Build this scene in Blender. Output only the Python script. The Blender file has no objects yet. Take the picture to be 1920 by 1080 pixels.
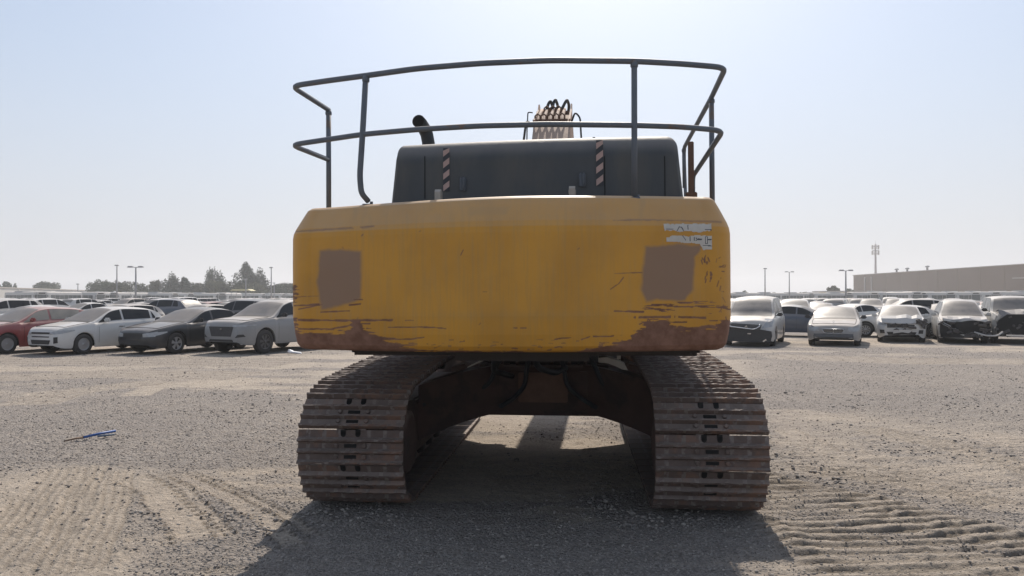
import bpy, bmesh, math, random
import numpy as np
from mathutils import Vector, Matrix, Euler
from mathutils.bvhtree import BVHTree
random.seed(7); rng = np.random.default_rng(7)
D2R = math.radians
scene = bpy.context.scene
COL = scene.collection

# ---------------------------------------------------------------- camera, sky, sun, exposure
CAM_H, F, HOR = 1.75, 1443.0, 558.0          # metres, focal length in photo pixels, horizon row
cam_d = bpy.data.cameras.new('camera'); cam = bpy.data.objects.new('camera', cam_d); COL.objects.link(cam)
cam_d.sensor_width = 36; cam_d.lens = 36 * F / 1920; cam_d.clip_start = .1; cam_d.clip_end = 6000
cam.location = (0, 0, CAM_H); cam.rotation_euler = (D2R(90) + math.atan((HOR - 540) / F), 0, 0)
scene.camera = cam
SUN_EL, SUN_AZ = D2R(44), math.atan(.12)     # azimuth from +Y towards +X
world = bpy.data.worlds.new('World'); scene.world = world; world.use_nodes = True
wn = world.node_tree; sky = wn.nodes.new('ShaderNodeTexSky'); sky.sky_type = 'NISHITA'; sky.sun_disc = False
sky.sun_elevation = SUN_EL; sky.sun_rotation = SUN_AZ; sky.altitude = 0; sky.air_density = 1.0; sky.dust_density = 1.6; sky.ozone_density = 2.2
bg = wn.nodes['Background']; bg.inputs[1].default_value = .098
# desert haze in the sky itself: pale air that thickens towards the horizon
_tc = wn.nodes.new('ShaderNodeTexCoord'); _sx = wn.nodes.new('ShaderNodeSeparateXYZ'); wn.links.new(_tc.outputs['Generated'], _sx.inputs[0])
_mr = wn.nodes.new('ShaderNodeMapRange'); wn.links.new(_sx.outputs[2], _mr.inputs[0]); _mr.interpolation_type = 'SMOOTHSTEP'
_mr.inputs[1].default_value = -.02; _mr.inputs[2].default_value = .42; _mr.inputs[3].default_value = .92; _mr.inputs[4].default_value = .42
_mx = wn.nodes.new('ShaderNodeMix'); _mx.data_type = 'RGBA'; wn.links.new(_mr.outputs[0], _mx.inputs[0]); wn.links.new(sky.outputs[0], _mx.inputs[6]); _m2 = wn.nodes.new('ShaderNodeMix'); _m2.data_type = 'RGBA'; _m2.inputs[6].default_value = (4.9, 5.65, 6.7, 1); _m2.inputs[7].default_value = (5.35, 5.42, 5.85, 1)
_m3 = wn.nodes.new('ShaderNodeMapRange'); wn.links.new(_sx.outputs[2], _m3.inputs[0]); _m3.interpolation_type = 'SMOOTHSTEP'; _m3.inputs[1].default_value = 0; _m3.inputs[2].default_value = .38; _m3.inputs[3].default_value = 1; _m3.inputs[4].default_value = 0
wn.links.new(_m3.outputs[0], _m2.inputs[0]); wn.links.new(_m2.outputs[2], _mx.inputs[7])
wn.links.new(_mx.outputs[2], bg.inputs[0])
sun_d = bpy.data.lights.new('sun', 'SUN'); sun_d.energy = 4.2; sun_d.angle = D2R(.6); sun_d.color = (1, .915, .81)
sun = bpy.data.objects.new('sun', sun_d); COL.objects.link(sun)
sd = Vector((math.sin(SUN_AZ) * math.cos(SUN_EL), math.cos(SUN_AZ) * math.cos(SUN_EL), math.sin(SUN_EL)))
sun.rotation_euler = sd.to_track_quat('Z', 'Y').to_euler()
vs = scene.view_settings; vs.view_transform = 'Standard'; vs.look = 'None'; vs.exposure = 0.34; vs.gamma = 1

# ---------------------------------------------------------------- helpers
def tag(o, label=None, cat=None, group=None, kind=None):
    if label: o['label'] = label
    if cat: o['category'] = cat
    if group: o['group'] = group
    if kind: o['kind'] = kind
    return o
def at(u, v, d):
    return Vector(((u - 960) * d / F, d, CAM_H + (HOR - v) * d / F))
def gnd(u, v):
    d = F * CAM_H / (v - HOR); return ((u - 960) * d / F, d)
def thing(name, label, cat, loc=(0, 0, 0), rz=0, group=None):
    o = bpy.data.objects.new(name, None); COL.objects.link(o); o.empty_display_size = .3
    o.location = loc; o.rotation_euler = (0, 0, rz); return tag(o, label, cat, group)
class MB:
    def __init__(s): s.v = []; s.f = []; s.m = []; s.sm = []
    def add(s, vs, fs, mi=0, smooth=False):
        n = len(s.v); s.v += [tuple(p) for p in vs]
        for f in fs: s.f.append([i + n for i in f]); s.m.append(mi); s.sm.append(smooth)
        return s
    def box(s, c, d, mi=0, M=None, taper=1.0, bev=0):
        x, y, z = d[0] / 2, d[1] / 2, d[2] / 2
        if bev > 0:
            b = min(bev, x * .9, y * .9, z * .9); bm = bmesh.new(); bmesh.ops.create_cube(bm, size=1)
            for q in bm.verts: q.co = Vector((q.co.x * 2 * x, q.co.y * 2 * y, q.co.z * 2 * z))
            bmesh.ops.bevel(bm, geom=bm.edges[:], offset=b, segments=2, affect='EDGES')
            vs = [q.co.copy() for q in bm.verts]; fs = [[q.index for q in f.verts] for f in bm.faces]; bm.free()
        else:
            vs = [Vector((sx * x * (taper if sz > 0 else 1), sy * y * (taper if sz > 0 else 1), sz * z)) for sz in (-1, 1) for sy in (-1, 1) for sx in (-1, 1)]
            fs = [(0, 2, 3, 1), (4, 5, 7, 6), (0, 1, 5, 4), (2, 6, 7, 3), (0, 4, 6, 2), (1, 3, 7, 5)]
        c = Vector(c)
        vs = [((M @ p) if M else p) + c for p in vs]
        return s.add(vs, fs, mi)
    def tube(s, pts, r, n=10, mi=0, caps=True, smooth=True):
        pts = [Vector(p) for p in pts]; k = len(pts); rs = r if isinstance(r, (list, tuple)) else [r] * k
        vs = []; up = None
        for i, p in enumerate(pts):
            t = (pts[min(i + 1, k - 1)] - pts[max(i - 1, 0)]).normalized()
            if up is None: up = t.orthogonal().normalized()
            up = (up - t * up.dot(t)).normalized(); b = t.cross(up)
            for j in range(n):
                a = 2 * math.pi * j / n; vs.append(p + (up * math.cos(a) + b * math.sin(a)) * rs[i])
        fs = [(i * n + j, i * n + (j + 1) % n, (i + 1) * n + (j + 1) % n, (i + 1) * n + j) for i in range(k - 1) for j in range(n)]
        s.add(vs, fs, mi, smooth)
        if caps:
            m = len(s.v) - len(vs)
            s.f.append([m + j for j in range(n)][::-1]); s.m.append(mi); s.sm.append(False)
            s.f.append([m + (k - 1) * n + j for j in range(n)]); s.m.append(mi); s.sm.append(False)
        return s
    def lathe(s, prof, c, axis='z', n=24, mi=0, smooth=True, caps=True):
        c = Vector(c); vs = []
        for (r, h) in prof:
            for j in range(n):
                a = 2 * math.pi * j / n; x, y = r * math.cos(a), r * math.sin(a)
                vs.append(c + Vector({'z': (x, y, h), 'x': (h, x, y), 'y': (x, h, y)}[axis]))
        k = len(prof)
        fs = [(i * n + j, i * n + (j + 1) % n, (i + 1) * n + (j + 1) % n, (i + 1) * n + j) for i in range(k - 1) for j in range(n)]
        s.add(vs, fs, mi, smooth); m = len(s.v) - len(vs)
        for i in ((0, k - 1) if caps else ()):
            if prof[i][0] > 1e-4: s.f.append([m + i * n + j for j in range(n)]); s.m.append(mi); s.sm.append(False)
        return s
    def prism(s, poly, a, b, axis='x', mi=0, smooth=False):
        """poly of 2D points extruded from a to b along axis"""
        def P(p, h): return {'x': (h, p[0], p[1]), 'y': (p[0], h, p[1]), 'z': (p[0], p[1], h)}[axis]
        n = len(poly); vs = [P(p, a) for p in poly] + [P(p, b) for p in poly]
        fs = [(i, (i + 1) % n, n + (i + 1) % n, n + i) for i in range(n)]
        s.add(vs, fs, mi, smooth); m = len(s.v) - 2 * n
        s.f.append([m + i for i in range(n)][::-1]); s.f.append([m + n + i for i in range(n)]); s.m += [mi, mi]; s.sm += [False, False]
        return s
    def grid(s, rows, mi=0, smooth=True, close=False):
        n = len(rows[0]); k = len(rows)
        fs = [(i * n + j, i * n + j + 1, (i + 1) * n + j + 1, (i + 1) * n + j) for i in range(k - 1) for j in range(n - 1)]
        if close: fs += [(i * n + n - 1, i * n, (i + 1) * n, (i + 1) * n + n - 1) for i in range(k - 1)]
        return s.add([p for r in rows for p in r], fs, mi, smooth)
    def mesh(s, name, mats, fix=True, sharp=None):
        me = bpy.data.meshes.new(name); me.from_pydata([tuple(p) for p in s.v], [], s.f)
        for m in (mats if isinstance(mats, (list, tuple)) else [mats]): me.materials.append(m)
        me.polygons.foreach_set('material_index', s.m); me.polygons.foreach_set('use_smooth', s.sm)
        if fix:
            bm = bmesh.new(); bm.from_mesh(me); bmesh.ops.recalc_face_normals(bm, faces=bm.faces); bm.to_mesh(me); bm.free()
        if sharp: me.set_sharp_from_angle(angle=D2R(sharp))
        me.update(); return me
    def build(s, name, mats, parent=None, rot=None, sharp=None, fix=True, loc=None):
        o = bpy.data.objects.new(name, s.mesh(name, mats, fix, sharp)); COL.objects.link(o)
        if parent: o.parent = parent
        if rot: o.rotation_euler = rot
        if loc is not None: o.location = loc
        return o
def copy_tree(o, parent=None, keep=None):
    c = o.copy(); COL.objects.link(c); c.parent = parent
    for ch in o.children: copy_tree(ch, c)
    return c

# numpy value noise
def _h(ix, iy, s):
    n = (ix * 374761393 + iy * 668265263 + s * 1442695041) & 0xffffffff
    n = ((n ^ (n >> 13)) * 1274126177) & 0xffffffff
    return ((n ^ (n >> 16)) & 0xffff) / 65535.0
def vnoise(x, y, s=0):
    x = np.asarray(x, float); y = np.asarray(y, float)
    ix = np.floor(x).astype(np.int64); iy = np.floor(y).astype(np.int64); fx = x - ix; fy = y - iy
    fx = fx * fx * (3 - 2 * fx); fy = fy * fy * (3 - 2 * fy)
    a = _h(ix, iy, s); b = _h(ix + 1, iy, s); c = _h(ix, iy + 1, s); d = _h(ix + 1, iy + 1, s)
    return (a + (b - a) * fx) * (1 - fy) + (c + (d - c) * fx) * fy
def fbm(x, y, o=4, s=0):
    t = 0; a = 1; n = 0
    for i in range(o): t = t + a * vnoise(x * 2 ** i, y * 2 ** i, s + i * 17); n += a; a *= .5
    return t / n
def sstep(a, b, x):
    t = np.clip((x - a) / (b - a), 0, 1); return t * t * (3 - 2 * t)
def sdpoly(px, py, poly):
    """signed distance (negative inside) to a polygon"""
    d = np.full(px.shape, 1e18); ins = np.zeros(px.shape, bool); n = len(poly)
    for i in range(n):
        ax, ay = poly[i]; bx, by = poly[(i + 1) % n]
        ex, ey = bx - ax, by - ay; wx, wy = px - ax, py - ay
        t = np.clip((wx * ex + wy * ey) / (ex * ex + ey * ey + 1e-9), 0, 1)
        d = np.minimum(d, (wx - ex * t) ** 2 + (wy - ey * t) ** 2)
        c = ((ay > py) != (by > py)) & (px < ex * (py - ay) / ((by - ay) if by != ay else 1e-9) + ax); ins ^= c
    d = np.sqrt(d); return np.where(ins, -d, d)
def dseg(px, py, pl):
    """distance to polyline, arc position"""
    best = np.full(px.shape, 1e18); arc = np.zeros(px.shape); side = np.zeros(px.shape); L = 0
    for (ax, ay), (bx, by) in zip(pl[:-1], pl[1:]):
        ex, ey = bx - ax, by - ay; l = math.hypot(ex, ey); wx, wy = px - ax, py - ay
        t = np.clip((wx * ex + wy * ey) / (l * l), 0, 1); q = (wx - ex * t) ** 2 + (wy - ey * t) ** 2
        m = q < best; best = np.where(m, q, best); arc = np.where(m, L + t * l, arc); side = np.where(m, np.sign(wx * ey - wy * ex), side); L += l
    return np.sqrt(best) * side, arc, L

# ---------------------------------------------------------------- materials
def nt(name):
    m = bpy.data.materials.new(name); m.use_nodes = True; return m, m.node_tree, m.node_tree.nodes['Principled BSDF']
def N(t, typ, **k):
    n = t.nodes.new(typ)
    for a, b in k.items():
        if a.startswith('i_'): n.inputs[a[2:].replace('_', ' ')].default_value = b
        else: setattr(n, a, b)
    return n
def c4(c): return (c[0], c[1], c[2], 1)
def mathn(t, op, a, b=None, clamp=False):
    n = t.nodes.new('ShaderNodeMath'); n.operation = op; n.use_clamp = clamp
    for i, q in enumerate((a, b)):
        if q is None: continue
        if isinstance(q, (int, float)): n.inputs[i].default_value = q
        else: t.links.new(q, n.inputs[i])
    return n.outputs[0]
def mixc(t, fac, a, b):
    n = t.nodes.new('ShaderNodeMix'); n.data_type = 'RGBA'
    for s, q in ((n.inputs[0], fac), (n.inputs[6], a), (n.inputs[7], b)):
        if isinstance(q, (int, float)): s.default_value = q
        elif isinstance(q, tuple): s.default_value = c4(q)
        else: t.links.new(q, s)
    return n.outputs[2]
def noise(t, scale, detail=4, coord=None, stretch=None, rough=.55):
    tc = N(t, 'ShaderNodeTexCoord'); src = tc.outputs['Object']
    if coord is not None: src = coord
    if stretch:
        mp = N(t, 'ShaderNodeMapping'); t.links.new(src, mp.inputs[0]); mp.inputs['Scale'].default_value = stretch; src = mp.outputs[0]
    n = N(t, 'ShaderNodeTexNoise'); t.links.new(src, n.inputs['Vector'])
    n.inputs['Scale'].default_value = scale; n.inputs['Detail'].default_value = detail; n.inputs['Roughness'].default_value = rough
    return n.outputs['Fac']
def ramp(t, x, a, b):
    n = N(t, 'ShaderNodeMapRange'); n.clamp = True; n.interpolation_type = 'SMOOTHSTEP'
    t.links.new(x, n.inputs[0]); n.inputs[1].default_value = a; n.inputs[2].default_value = b; return n.outputs[0]
DUST = (.38, .325, .28)
def mat(name, base, rough=.6, var=.15, scale=6, bump=0, bscale=40, metal=0, dust=0, second=None, smix=(.5, .62), coat=0, stretch=None, dust_side=0):
    m, t, p = nt(name); c = c4(base)
    n1 = noise(t, scale, 5, stretch=stretch)
    col = mixc(t, n1, tuple(x * (1 - var) for x in base), tuple(min(1, x * (1 + var)) for x in base))
    if second: col = mixc(t, ramp(t, noise(t, scale * .6, 7, stretch=stretch, rough=.65), *smix), col, second)
    r = rough
    if dust:
        g = N(t, 'ShaderNodeNewGeometry'); sx = N(t, 'ShaderNodeSeparateXYZ'); t.links.new(g.outputs['Normal'], sx.inputs[0])
        up = ramp(t, sx.outputs[2], .12, .8)
        dn = ramp(t, noise(t, 3.5, 6), .25, .6)
        fac = mathn(t, 'MULTIPLY', mathn(t, 'MULTIPLY_ADD', up, dust), mathn(t, 'MULTIPLY_ADD', dn, .35))
        # up*dust + side, dn*.35+.65
        fac.node.inputs[0].links[0].from_node.inputs[2].default_value = dust_side
        fac.node.inputs[1].links[0].from_node.inputs[2].default_value = .65
        fac = mathn(t, 'MINIMUM', fac, 1.0)
        col = mixc(t, fac, col, DUST)
        rr = N(t, 'ShaderNodeMapRange'); t.links.new(fac, rr.inputs[0]); rr.inputs[3].default_value = rough; rr.inputs[4].default_value = .85
        t.links.new(rr.outputs[0], p.inputs['Roughness'])
    else: p.inputs['Roughness'].default_value = rough
    t.links.new(col, p.inputs['Base Color']); p.inputs['Metallic'].default_value = metal
    p.inputs['Coat Weight'].default_value = coat
    if bump:
        b = N(t, 'ShaderNodeBump'); b.inputs['Strength'].default_value = bump; b.inputs['Distance'].default_value = .02
        t.links.new(noise(t, bscale, 6), b.inputs['Height']); t.links.new(b.outputs[0], p.inputs['Normal'])
    return m
# ---------------------------------------------------------------- ground
def ground_feats(X, Y):
    """height (m), sand amount 0..1, dark amount 0..1"""
    near = 1 - sstep(16, 34, Y)
    h = (fbm(X * .45, Y * .45, 3, 3) - .5) * .05
    wx = X + (fbm(X * .8, Y * .8, 3, 60) - .5) * .8; wy = Y + (fbm(X * .8, Y * .8, 3, 61) - .5) * .8
    # broad patches, stretched sideways as wheels spread them
    s = fbm(wx * .35, wy * .8, 5, 9)
    sand = sstep(.40, .62, s + (fbm(X * 2.2, Y * 5, 3, 12) - .5) * .22)
    # grey gravel zones
    U = 960 + X * F / np.maximum(Y, .5); V = HOR + F * CAM_H / np.maximum(Y, .5)
    def blob(poly, soft, amt):
        P = [gnd(u, v) for u, v in poly]
        d = sdpoly(wx, wy, P); return (1 - sstep(-soft * .3, soft, d)) * amt
    g = np.maximum(blob([(-300, 772), (230, 742), (560, 760), (570, 850), (380, 885), (150, 860), (-300, 900)], .9, .85),
        np.maximum(blob([(1440, 672), (2300, 668), (2300, 800), (1800, 790), (1460, 752)], 1.3, .8), blob([(380, 940), (450, 930), (560, 990), (450, 1080), (330, 1080)], .4, .7)))
    sand = sand * (1 - g)
    b = np.maximum(blob([(-300, 905), (180, 885), (300, 900), (330, 1090), (-300, 1100)], .5, .30), blob([(1450, 770), (1700, 790), (2300, 850), (2300, 1000), (1700, 930), (1450, 880)], .6, .6))
    sand = np.maximum(sand, b * sstep(.2, .6, fbm(wx * 1.2, wy * 2.2, 4, 14) + .15))
    dark = np.zeros_like(X)
    # crawler print, right foreground: cross bars fanning to the right
    xr = np.maximum(0, X - 2.5)
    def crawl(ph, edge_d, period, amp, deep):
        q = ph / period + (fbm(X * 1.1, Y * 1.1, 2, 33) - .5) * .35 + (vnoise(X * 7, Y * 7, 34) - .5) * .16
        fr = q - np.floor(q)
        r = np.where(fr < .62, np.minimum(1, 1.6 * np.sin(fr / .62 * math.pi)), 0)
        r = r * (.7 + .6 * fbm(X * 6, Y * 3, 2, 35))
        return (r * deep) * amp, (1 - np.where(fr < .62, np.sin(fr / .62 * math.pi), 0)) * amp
    wob = (fbm(X * 1.2, Y * 1.2, 3, 40) - .5) * .5
    m1 = sstep(.12, -.15, (Y - (7.75 - 1.5 * (X - 2.5))) + wob * .6) * sstep(1.75, 2.05, X) * (1 - .45 * sstep(.45, .7, fbm(X * 1.6, Y * 1.6, 3, 41)))
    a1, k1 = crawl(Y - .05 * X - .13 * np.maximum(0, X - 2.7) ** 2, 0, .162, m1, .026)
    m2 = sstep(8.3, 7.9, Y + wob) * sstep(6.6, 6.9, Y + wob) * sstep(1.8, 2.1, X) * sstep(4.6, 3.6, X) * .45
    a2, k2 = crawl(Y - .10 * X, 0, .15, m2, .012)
    h = h + a1 + a2 - .012 * m1
    sand = np.clip(np.maximum(sand, m1 * 1.0 - k1 * .2), 0, 1); dark = np.maximum(dark, k1 * 1.0 + k2 * .7)  # dark: trough shade between the bars, put into the ground colour
    # sideways striations, right middle
    st = fbm(wx * 1.6, wy * 13, 4, 50); mst = sstep(1.9, 2.6, X) * sstep(10.5, 9, Y)
    sand = sand + mst * (st - .5) * 1.5; h = h + mst * (st - .5) * .05
    # smooth wheel bands and dotted tyre edges, left foreground
    def band(pl, w, hgt=-.008, amt=1.0, rib=0, dots=0):
        nonlocal h, sand, dark
        P = [gnd(u, v) for u, v in pl]; d, arc, L = dseg(X, Y, P)
        d = d + (fbm(X * 2, Y * 2, 2, 5) - .5) * .06
        m = (1 - sstep(w * .75, w, np.abs(d))) * sstep(0, .25, arc) * sstep(L, L - .3, arc)
        m = m * sstep(.15, .42, fbm(X * 1.8, Y * 1.8, 3, int(abs(pl[0][0])) % 97) + .12)
        sand = sand * (1 - m) + m * amt
        if rib:
            rr = np.sin(d / rib * 2 * math.pi); h = h + m * rr * .006; dark = np.maximum(dark, m * np.clip(-rr, 0, 1) * .5)
        h = h + m * hgt + (np.exp(-((np.abs(d) - w) / .03) ** 2) * .008 * sstep(0, .25, arc) * sstep(L, L - .3, arc))
        if dots:
            for sd_ in (-1, 1):
                e = np.exp(-((d - sd_ * w) / .018) ** 2) * (np.sin(arc / dots * 2 * math.pi) > -.1) * sstep(0, .2, arc) * sstep(L, L - .2, arc)
                dark = np.maximum(dark, e * 1.0); h = h - e * .02
    band([(150, 870), (110, 930), (60, 1000), (-20, 1085)], .34, rib=.085)
    band([(205, 880), (185, 950), (150, 1020), (110, 1090)], .30, rib=.07)
    band([(60, 925), (50, 960), (20, 990), (-60, 1010)], .2, rib=.07)
    band([(238, 892), (290, 915), (345, 970), (385, 1015)], .17, amt=1, dots=.11)
    band([(300, 893), (340, 915), (390, 960), (430, 1010)], .07, amt=.7, dots=.13)
    band([(330, 888), (420, 925), (490, 965), (560, 1030)], .09, amt=.75, dots=.10)
    band([(350, 886), (450, 922), (520, 955), (600, 1010)], .05, amt=.7, dots=.09)
    band([(210, 925), (260, 926), (290, 930)], .05, amt=.4, dots=.4)
    band([(330, 1080), (420, 1062), (520, 1058)], .10, amt=.6, rib=.05)
    band([(250, 745), (300, 722), (330, 718)], .28, amt=.9); band([(40, 762), (120, 738), (200, 727), (330, 712)], .55, amt=.7, rib=.2)
    band([(-100, 712), (200, 700), (480, 705)], 1.1, amt=.65, rib=.35); band([(1440, 668), (1700, 676), (2100, 678)], 1.2, amt=.7, rib=.4)
    band([(-400, 676), (200, 676), (560, 680)], 1.6, amt=.5, rib=.5); band([(1500, 880), (1700, 905), (1920, 960)], .25, amt=.9, rib=.08)
    band([(1600, 800), (1760, 830), (2000, 900)], .3, amt=.85, rib=.1); band([(1460, 800), (1620, 880), (1900, 930)], .2, amt=.8)
    # sand between the tracks, and churned edge by the right track
    bt = (1 - sstep(.9, 1.15, np.abs(X - .12))) * sstep(7.8, 8.6, Y) * sstep(11.5, 10.5, Y)
    sand = np.maximum(sand, bt * sstep(.35, .6, fbm(X * 2, Y * 4, 3, 71)))
    churn = np.exp(-((X - 2.02) / .16) ** 2) * sstep(5.2, 5.6, Y) * sstep(8.5, 7.5, Y)
    h = h + churn * (fbm(X * 9, Y * 9, 3, 77) - .25) * .07
    # loose stones and clods
    near = near * (1 - .55 * m1)
    h = h + near * ((fbm(X * 9, Y * 9, 3, 21) - .5) * .026 * (1.15 - .45 * np.clip(sand, 0, 1)) + (vnoise(X * 24, Y * 24, 22) - .5) * .008)
    cl = vnoise(X * 14, Y * 14, 91) * vnoise(X * 31, Y * 31, 92); h = h + near * sstep(.55, .85, cl) * .016
    return h, np.clip(sand, 0, 1), np.clip(dark, 0, 1)

def make_ground():
    xs = [0.0]; 
    while xs[-1] < 1500: xs.append(xs[-1] + (.018 if xs[-1] < 6.2 else .018 + (xs[-1] - 6.2) * .03))
    xs = np.array([-x for x in xs[:0:-1]] + xs)
    ys = [4.2]
    while ys[-1] < 1550: ys.append(ys[-1] + max(.014, min(ys[-1] ** 2 * .00042, ys[-1] * .03)))
    back = [4.1, 4.0, 3.8, 3.4, 2.8, 2, 1, 0, -2, -6, -15, -40, -100, -200, -350]
    ys = np.array(back[::-1] + ys)
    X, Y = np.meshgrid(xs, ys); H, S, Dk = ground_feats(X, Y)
    fade = 1 - sstep(20, 45, np.hypot(X, Y - 5)); H = H * fade
    # keep the crawler pads standing on firm level ground
    for cx in (-1.05, 1.5):
        m = (1 - sstep(.5, .8, np.abs(X - cx - (Y - 6) * .085))) * sstep(6.0, 6.4, Y) * sstep(11.6, 11.0, Y); H = H * (1 - m) - .004 * m
    ny, nx = X.shape; me = bpy.data.meshes.new('ground')
    co = np.stack([X, Y, H], -1).reshape(-1, 3).astype(np.float32)
    me.vertices.add(len(co)); me.vertices.foreach_set('co', co.ravel())
    i = np.arange(ny - 1)[:, None] * nx + np.arange(nx - 1)[None, :]
    q = np.stack([i, i + 1, i + nx + 1, i + nx], -1).reshape(-1, 4).astype(np.int32)
    me.loops.add(q.size); me.loops.foreach_set('vertex_index', q.ravel())
    me.polygons.add(len(q)); me.polygons.foreach_set('loop_start', np.arange(0, q.size, 4, dtype=np.int32))
    me.polygons.foreach_set('loop_total', np.full(len(q), 4, np.int32)); me.polygons.foreach_set('use_smooth', np.ones(len(q), bool))
    for nm, A in (('sand', S), ('tread_shade', Dk)):
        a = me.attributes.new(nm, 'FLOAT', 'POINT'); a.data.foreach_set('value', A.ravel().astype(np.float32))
    me.update(); me.validate()
    m, t, p = nt('gravel_and_sand')
    at1 = N(t, 'ShaderNodeAttribute', attribute_name='sand').outputs['Fac']; at2 = N(t, 'ShaderNodeAttribute', attribute_name='tread_shade').outputs['Fac']
    gr = mixc(t, ramp(t, noise(t, 55, 3), .35, .65), (.235, .208, .19), (.40, .36, .325))
    gr = mixc(t, mathn(t, 'MULTIPLY', ramp(t, noise(t, 21, 3), .58, .68), .35), gr, (.095, .09, .088))
    gr = mixc(t, mathn(t, 'MULTIPLY', ramp(t, noise(t, 33, 2), .64, .72), .5), gr, (.40, .37, .34))
    sa = mixc(t, ramp(t, noise(t, 30, 5), .3, .7), (.44, .372, .30), (.55, .47, .385))
    fine = ramp(t, noise(t, 7, 8, rough=.7), .3, .7)
    sf = mathn(t, 'ADD', at1, mathn(t, 'MULTIPLY', mathn(t, 'SUBTRACT', fine, .5), .55), True)
    c = mixc(t, sf, gr, sa)
    mott = ramp(t, noise(t, 3.2, 8, rough=.72, stretch=(.7, 1.6, 1)), .36, .66); c = mixc(t, mathn(t, 'MULTIPLY', mott, .40), c, (.21, .18, .155))
    grit = ramp(t, noise(t, 40, 3, rough=.8), .56, .66); c = mixc(t, mathn(t, 'MULTIPLY', grit, .42), c, (.13, .115, .105))
    lite = ramp(t, noise(t, 47, 2, rough=.8), .58, .68); c = mixc(t, mathn(t, 'MULTIPLY', lite, .4), c, (.47, .41, .35))
    c = mixc(t, mathn(t, 'MULTIPLY', at2, .85), c, (.15, .122, .092))  # shade of print troughs and tyre grooves painted as darker ground
    big = ramp(t, noise(t, .05, 4), .35, .65); c = mixc(t, mathn(t, 'MULTIPLY', big, .18), c, (.23, .2, .18))
    t.links.new(c, p.inputs['Base Color']); p.inputs['Roughness'].default_value = .95; p.inputs['Specular IOR Level'].default_value = .2
    b = N(t, 'ShaderNodeBump'); b.inputs['Strength'].default_value = 1; b.inputs['Distance'].default_value = .03
    vo = N(t, 'ShaderNodeTexVoronoi'); tc = N(t, 'ShaderNodeTexCoord'); t.links.new(tc.outputs['Object'], vo.inputs['Vector']); vo.inputs['Scale'].default_value = 34
    hh = mathn(t, 'ADD', mathn(t, 'ADD', noise(t, 60, 5, rough=.7), mathn(t, 'MULTIPLY', noise(t, 20, 4), 1.6)), mathn(t, 'MULTIPLY', mathn(t, 'SUBTRACT', 1.0, vo.outputs['Distance']), mathn(t, 'SUBTRACT', 1.0, sf)))
    t.links.new(hh, b.inputs['Height']); t.links.new(b.outputs[0], p.inputs['Normal'])
    me.materials.append(m); o = bpy.data.objects.new('ground', me); COL.objects.link(o)
    tag(o, 'grey gravel and pale sand lot marked by wheels and crawler treads', 'ground', kind='structure')
make_ground()

def make_pebbles():
    n = 26000
    ico = bmesh.new(); bmesh.ops.create_icosphere(ico, subdivisions=1, radius=1); V = np.array([v.co[:] for v in ico.verts]); Fc = np.array([[v.index for v in f.verts] for f in ico.faces]); ico.free()
    # even over the picture area of the ground, thinning with distance
    v = rng.uniform(HOR + 95, 1100, n * 3); u = rng.uniform(-60, 1980, n * 3); Y = F * CAM_H / (v - HOR); X = (u - 960) * Y / F
    H, S, Dk = ground_feats(X, Y)
    keep = rng.random(len(X)) < (.95 - .82 * S); X, Y, H = X[keep][:n], Y[keep][:n], H[keep][:n]; n = len(X)
    cl = fbm(X * 1.3, Y * 1.3, 3, 66); r = .0035 + (.006 + .012 * sstep(.55, .75, cl)) * rng.random(n) ** 2.2 + .010 * (rng.random(n) < .008) + .00035 * Y
    sc = rng.uniform(.6, 1.3, (n, 1, 3)) * np.array([1, 1, .6]); jit = 1 + rng.uniform(-.25, .25, (n, len(V), 1))
    a = rng.uniform(0, 6.28, n); ca, sa = np.cos(a), np.sin(a)
    P = V[None] * jit * sc * r[:, None, None]
    Px = P[..., 0] * ca[:, None] - P[..., 1] * sa[:, None] + X[:, None]; Py = P[..., 0] * sa[:, None] + P[..., 1] * ca[:, None] + Y[:, None]
    Pz = P[..., 2] + (H + r * .25)[:, None]
    co = np.stack([Px, Py, Pz], -1).reshape(-1, 3).astype(np.float32)
    fi = (Fc[None] + (np.arange(n) * len(V))[:, None, None]).reshape(-1, 3).astype(np.int32)
    me = bpy.data.meshes.new('pebbles'); me.vertices.add(len(co)); me.vertices.foreach_set('co', co.ravel())
    me.loops.add(fi.size); me.loops.foreach_set('vertex_index', fi.ravel()); me.polygons.add(len(fi))
    me.polygons.foreach_set('loop_start', np.arange(0, fi.size, 3, dtype=np.int32)); me.polygons.foreach_set('loop_total', np.full(len(fi), 3, np.int32))
    ca_ = me.attributes.new('tone', 'FLOAT', 'POINT'); ca_.data.foreach_set('value', np.repeat(rng.random(n), len(V)).astype(np.float32))
    me.update()
    m, t, p = nt('pebble_stone'); a = N(t, 'ShaderNodeAttribute', attribute_name='tone').outputs['Fac']
    t.links.new(mixc(t, ramp(t, a, .1, 1), (.17, .15, .135), (.33, .295, .26)), p.inputs['Base Color']); p.inputs['Roughness'].default_value = .9
    me.materials.append(m); o = bpy.data.objects.new('gravel', me); COL.objects.link(o)
    tag(o, 'loose grey gravel stones scattered over the lot', 'gravel', kind='stuff')
make_pebbles()
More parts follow.
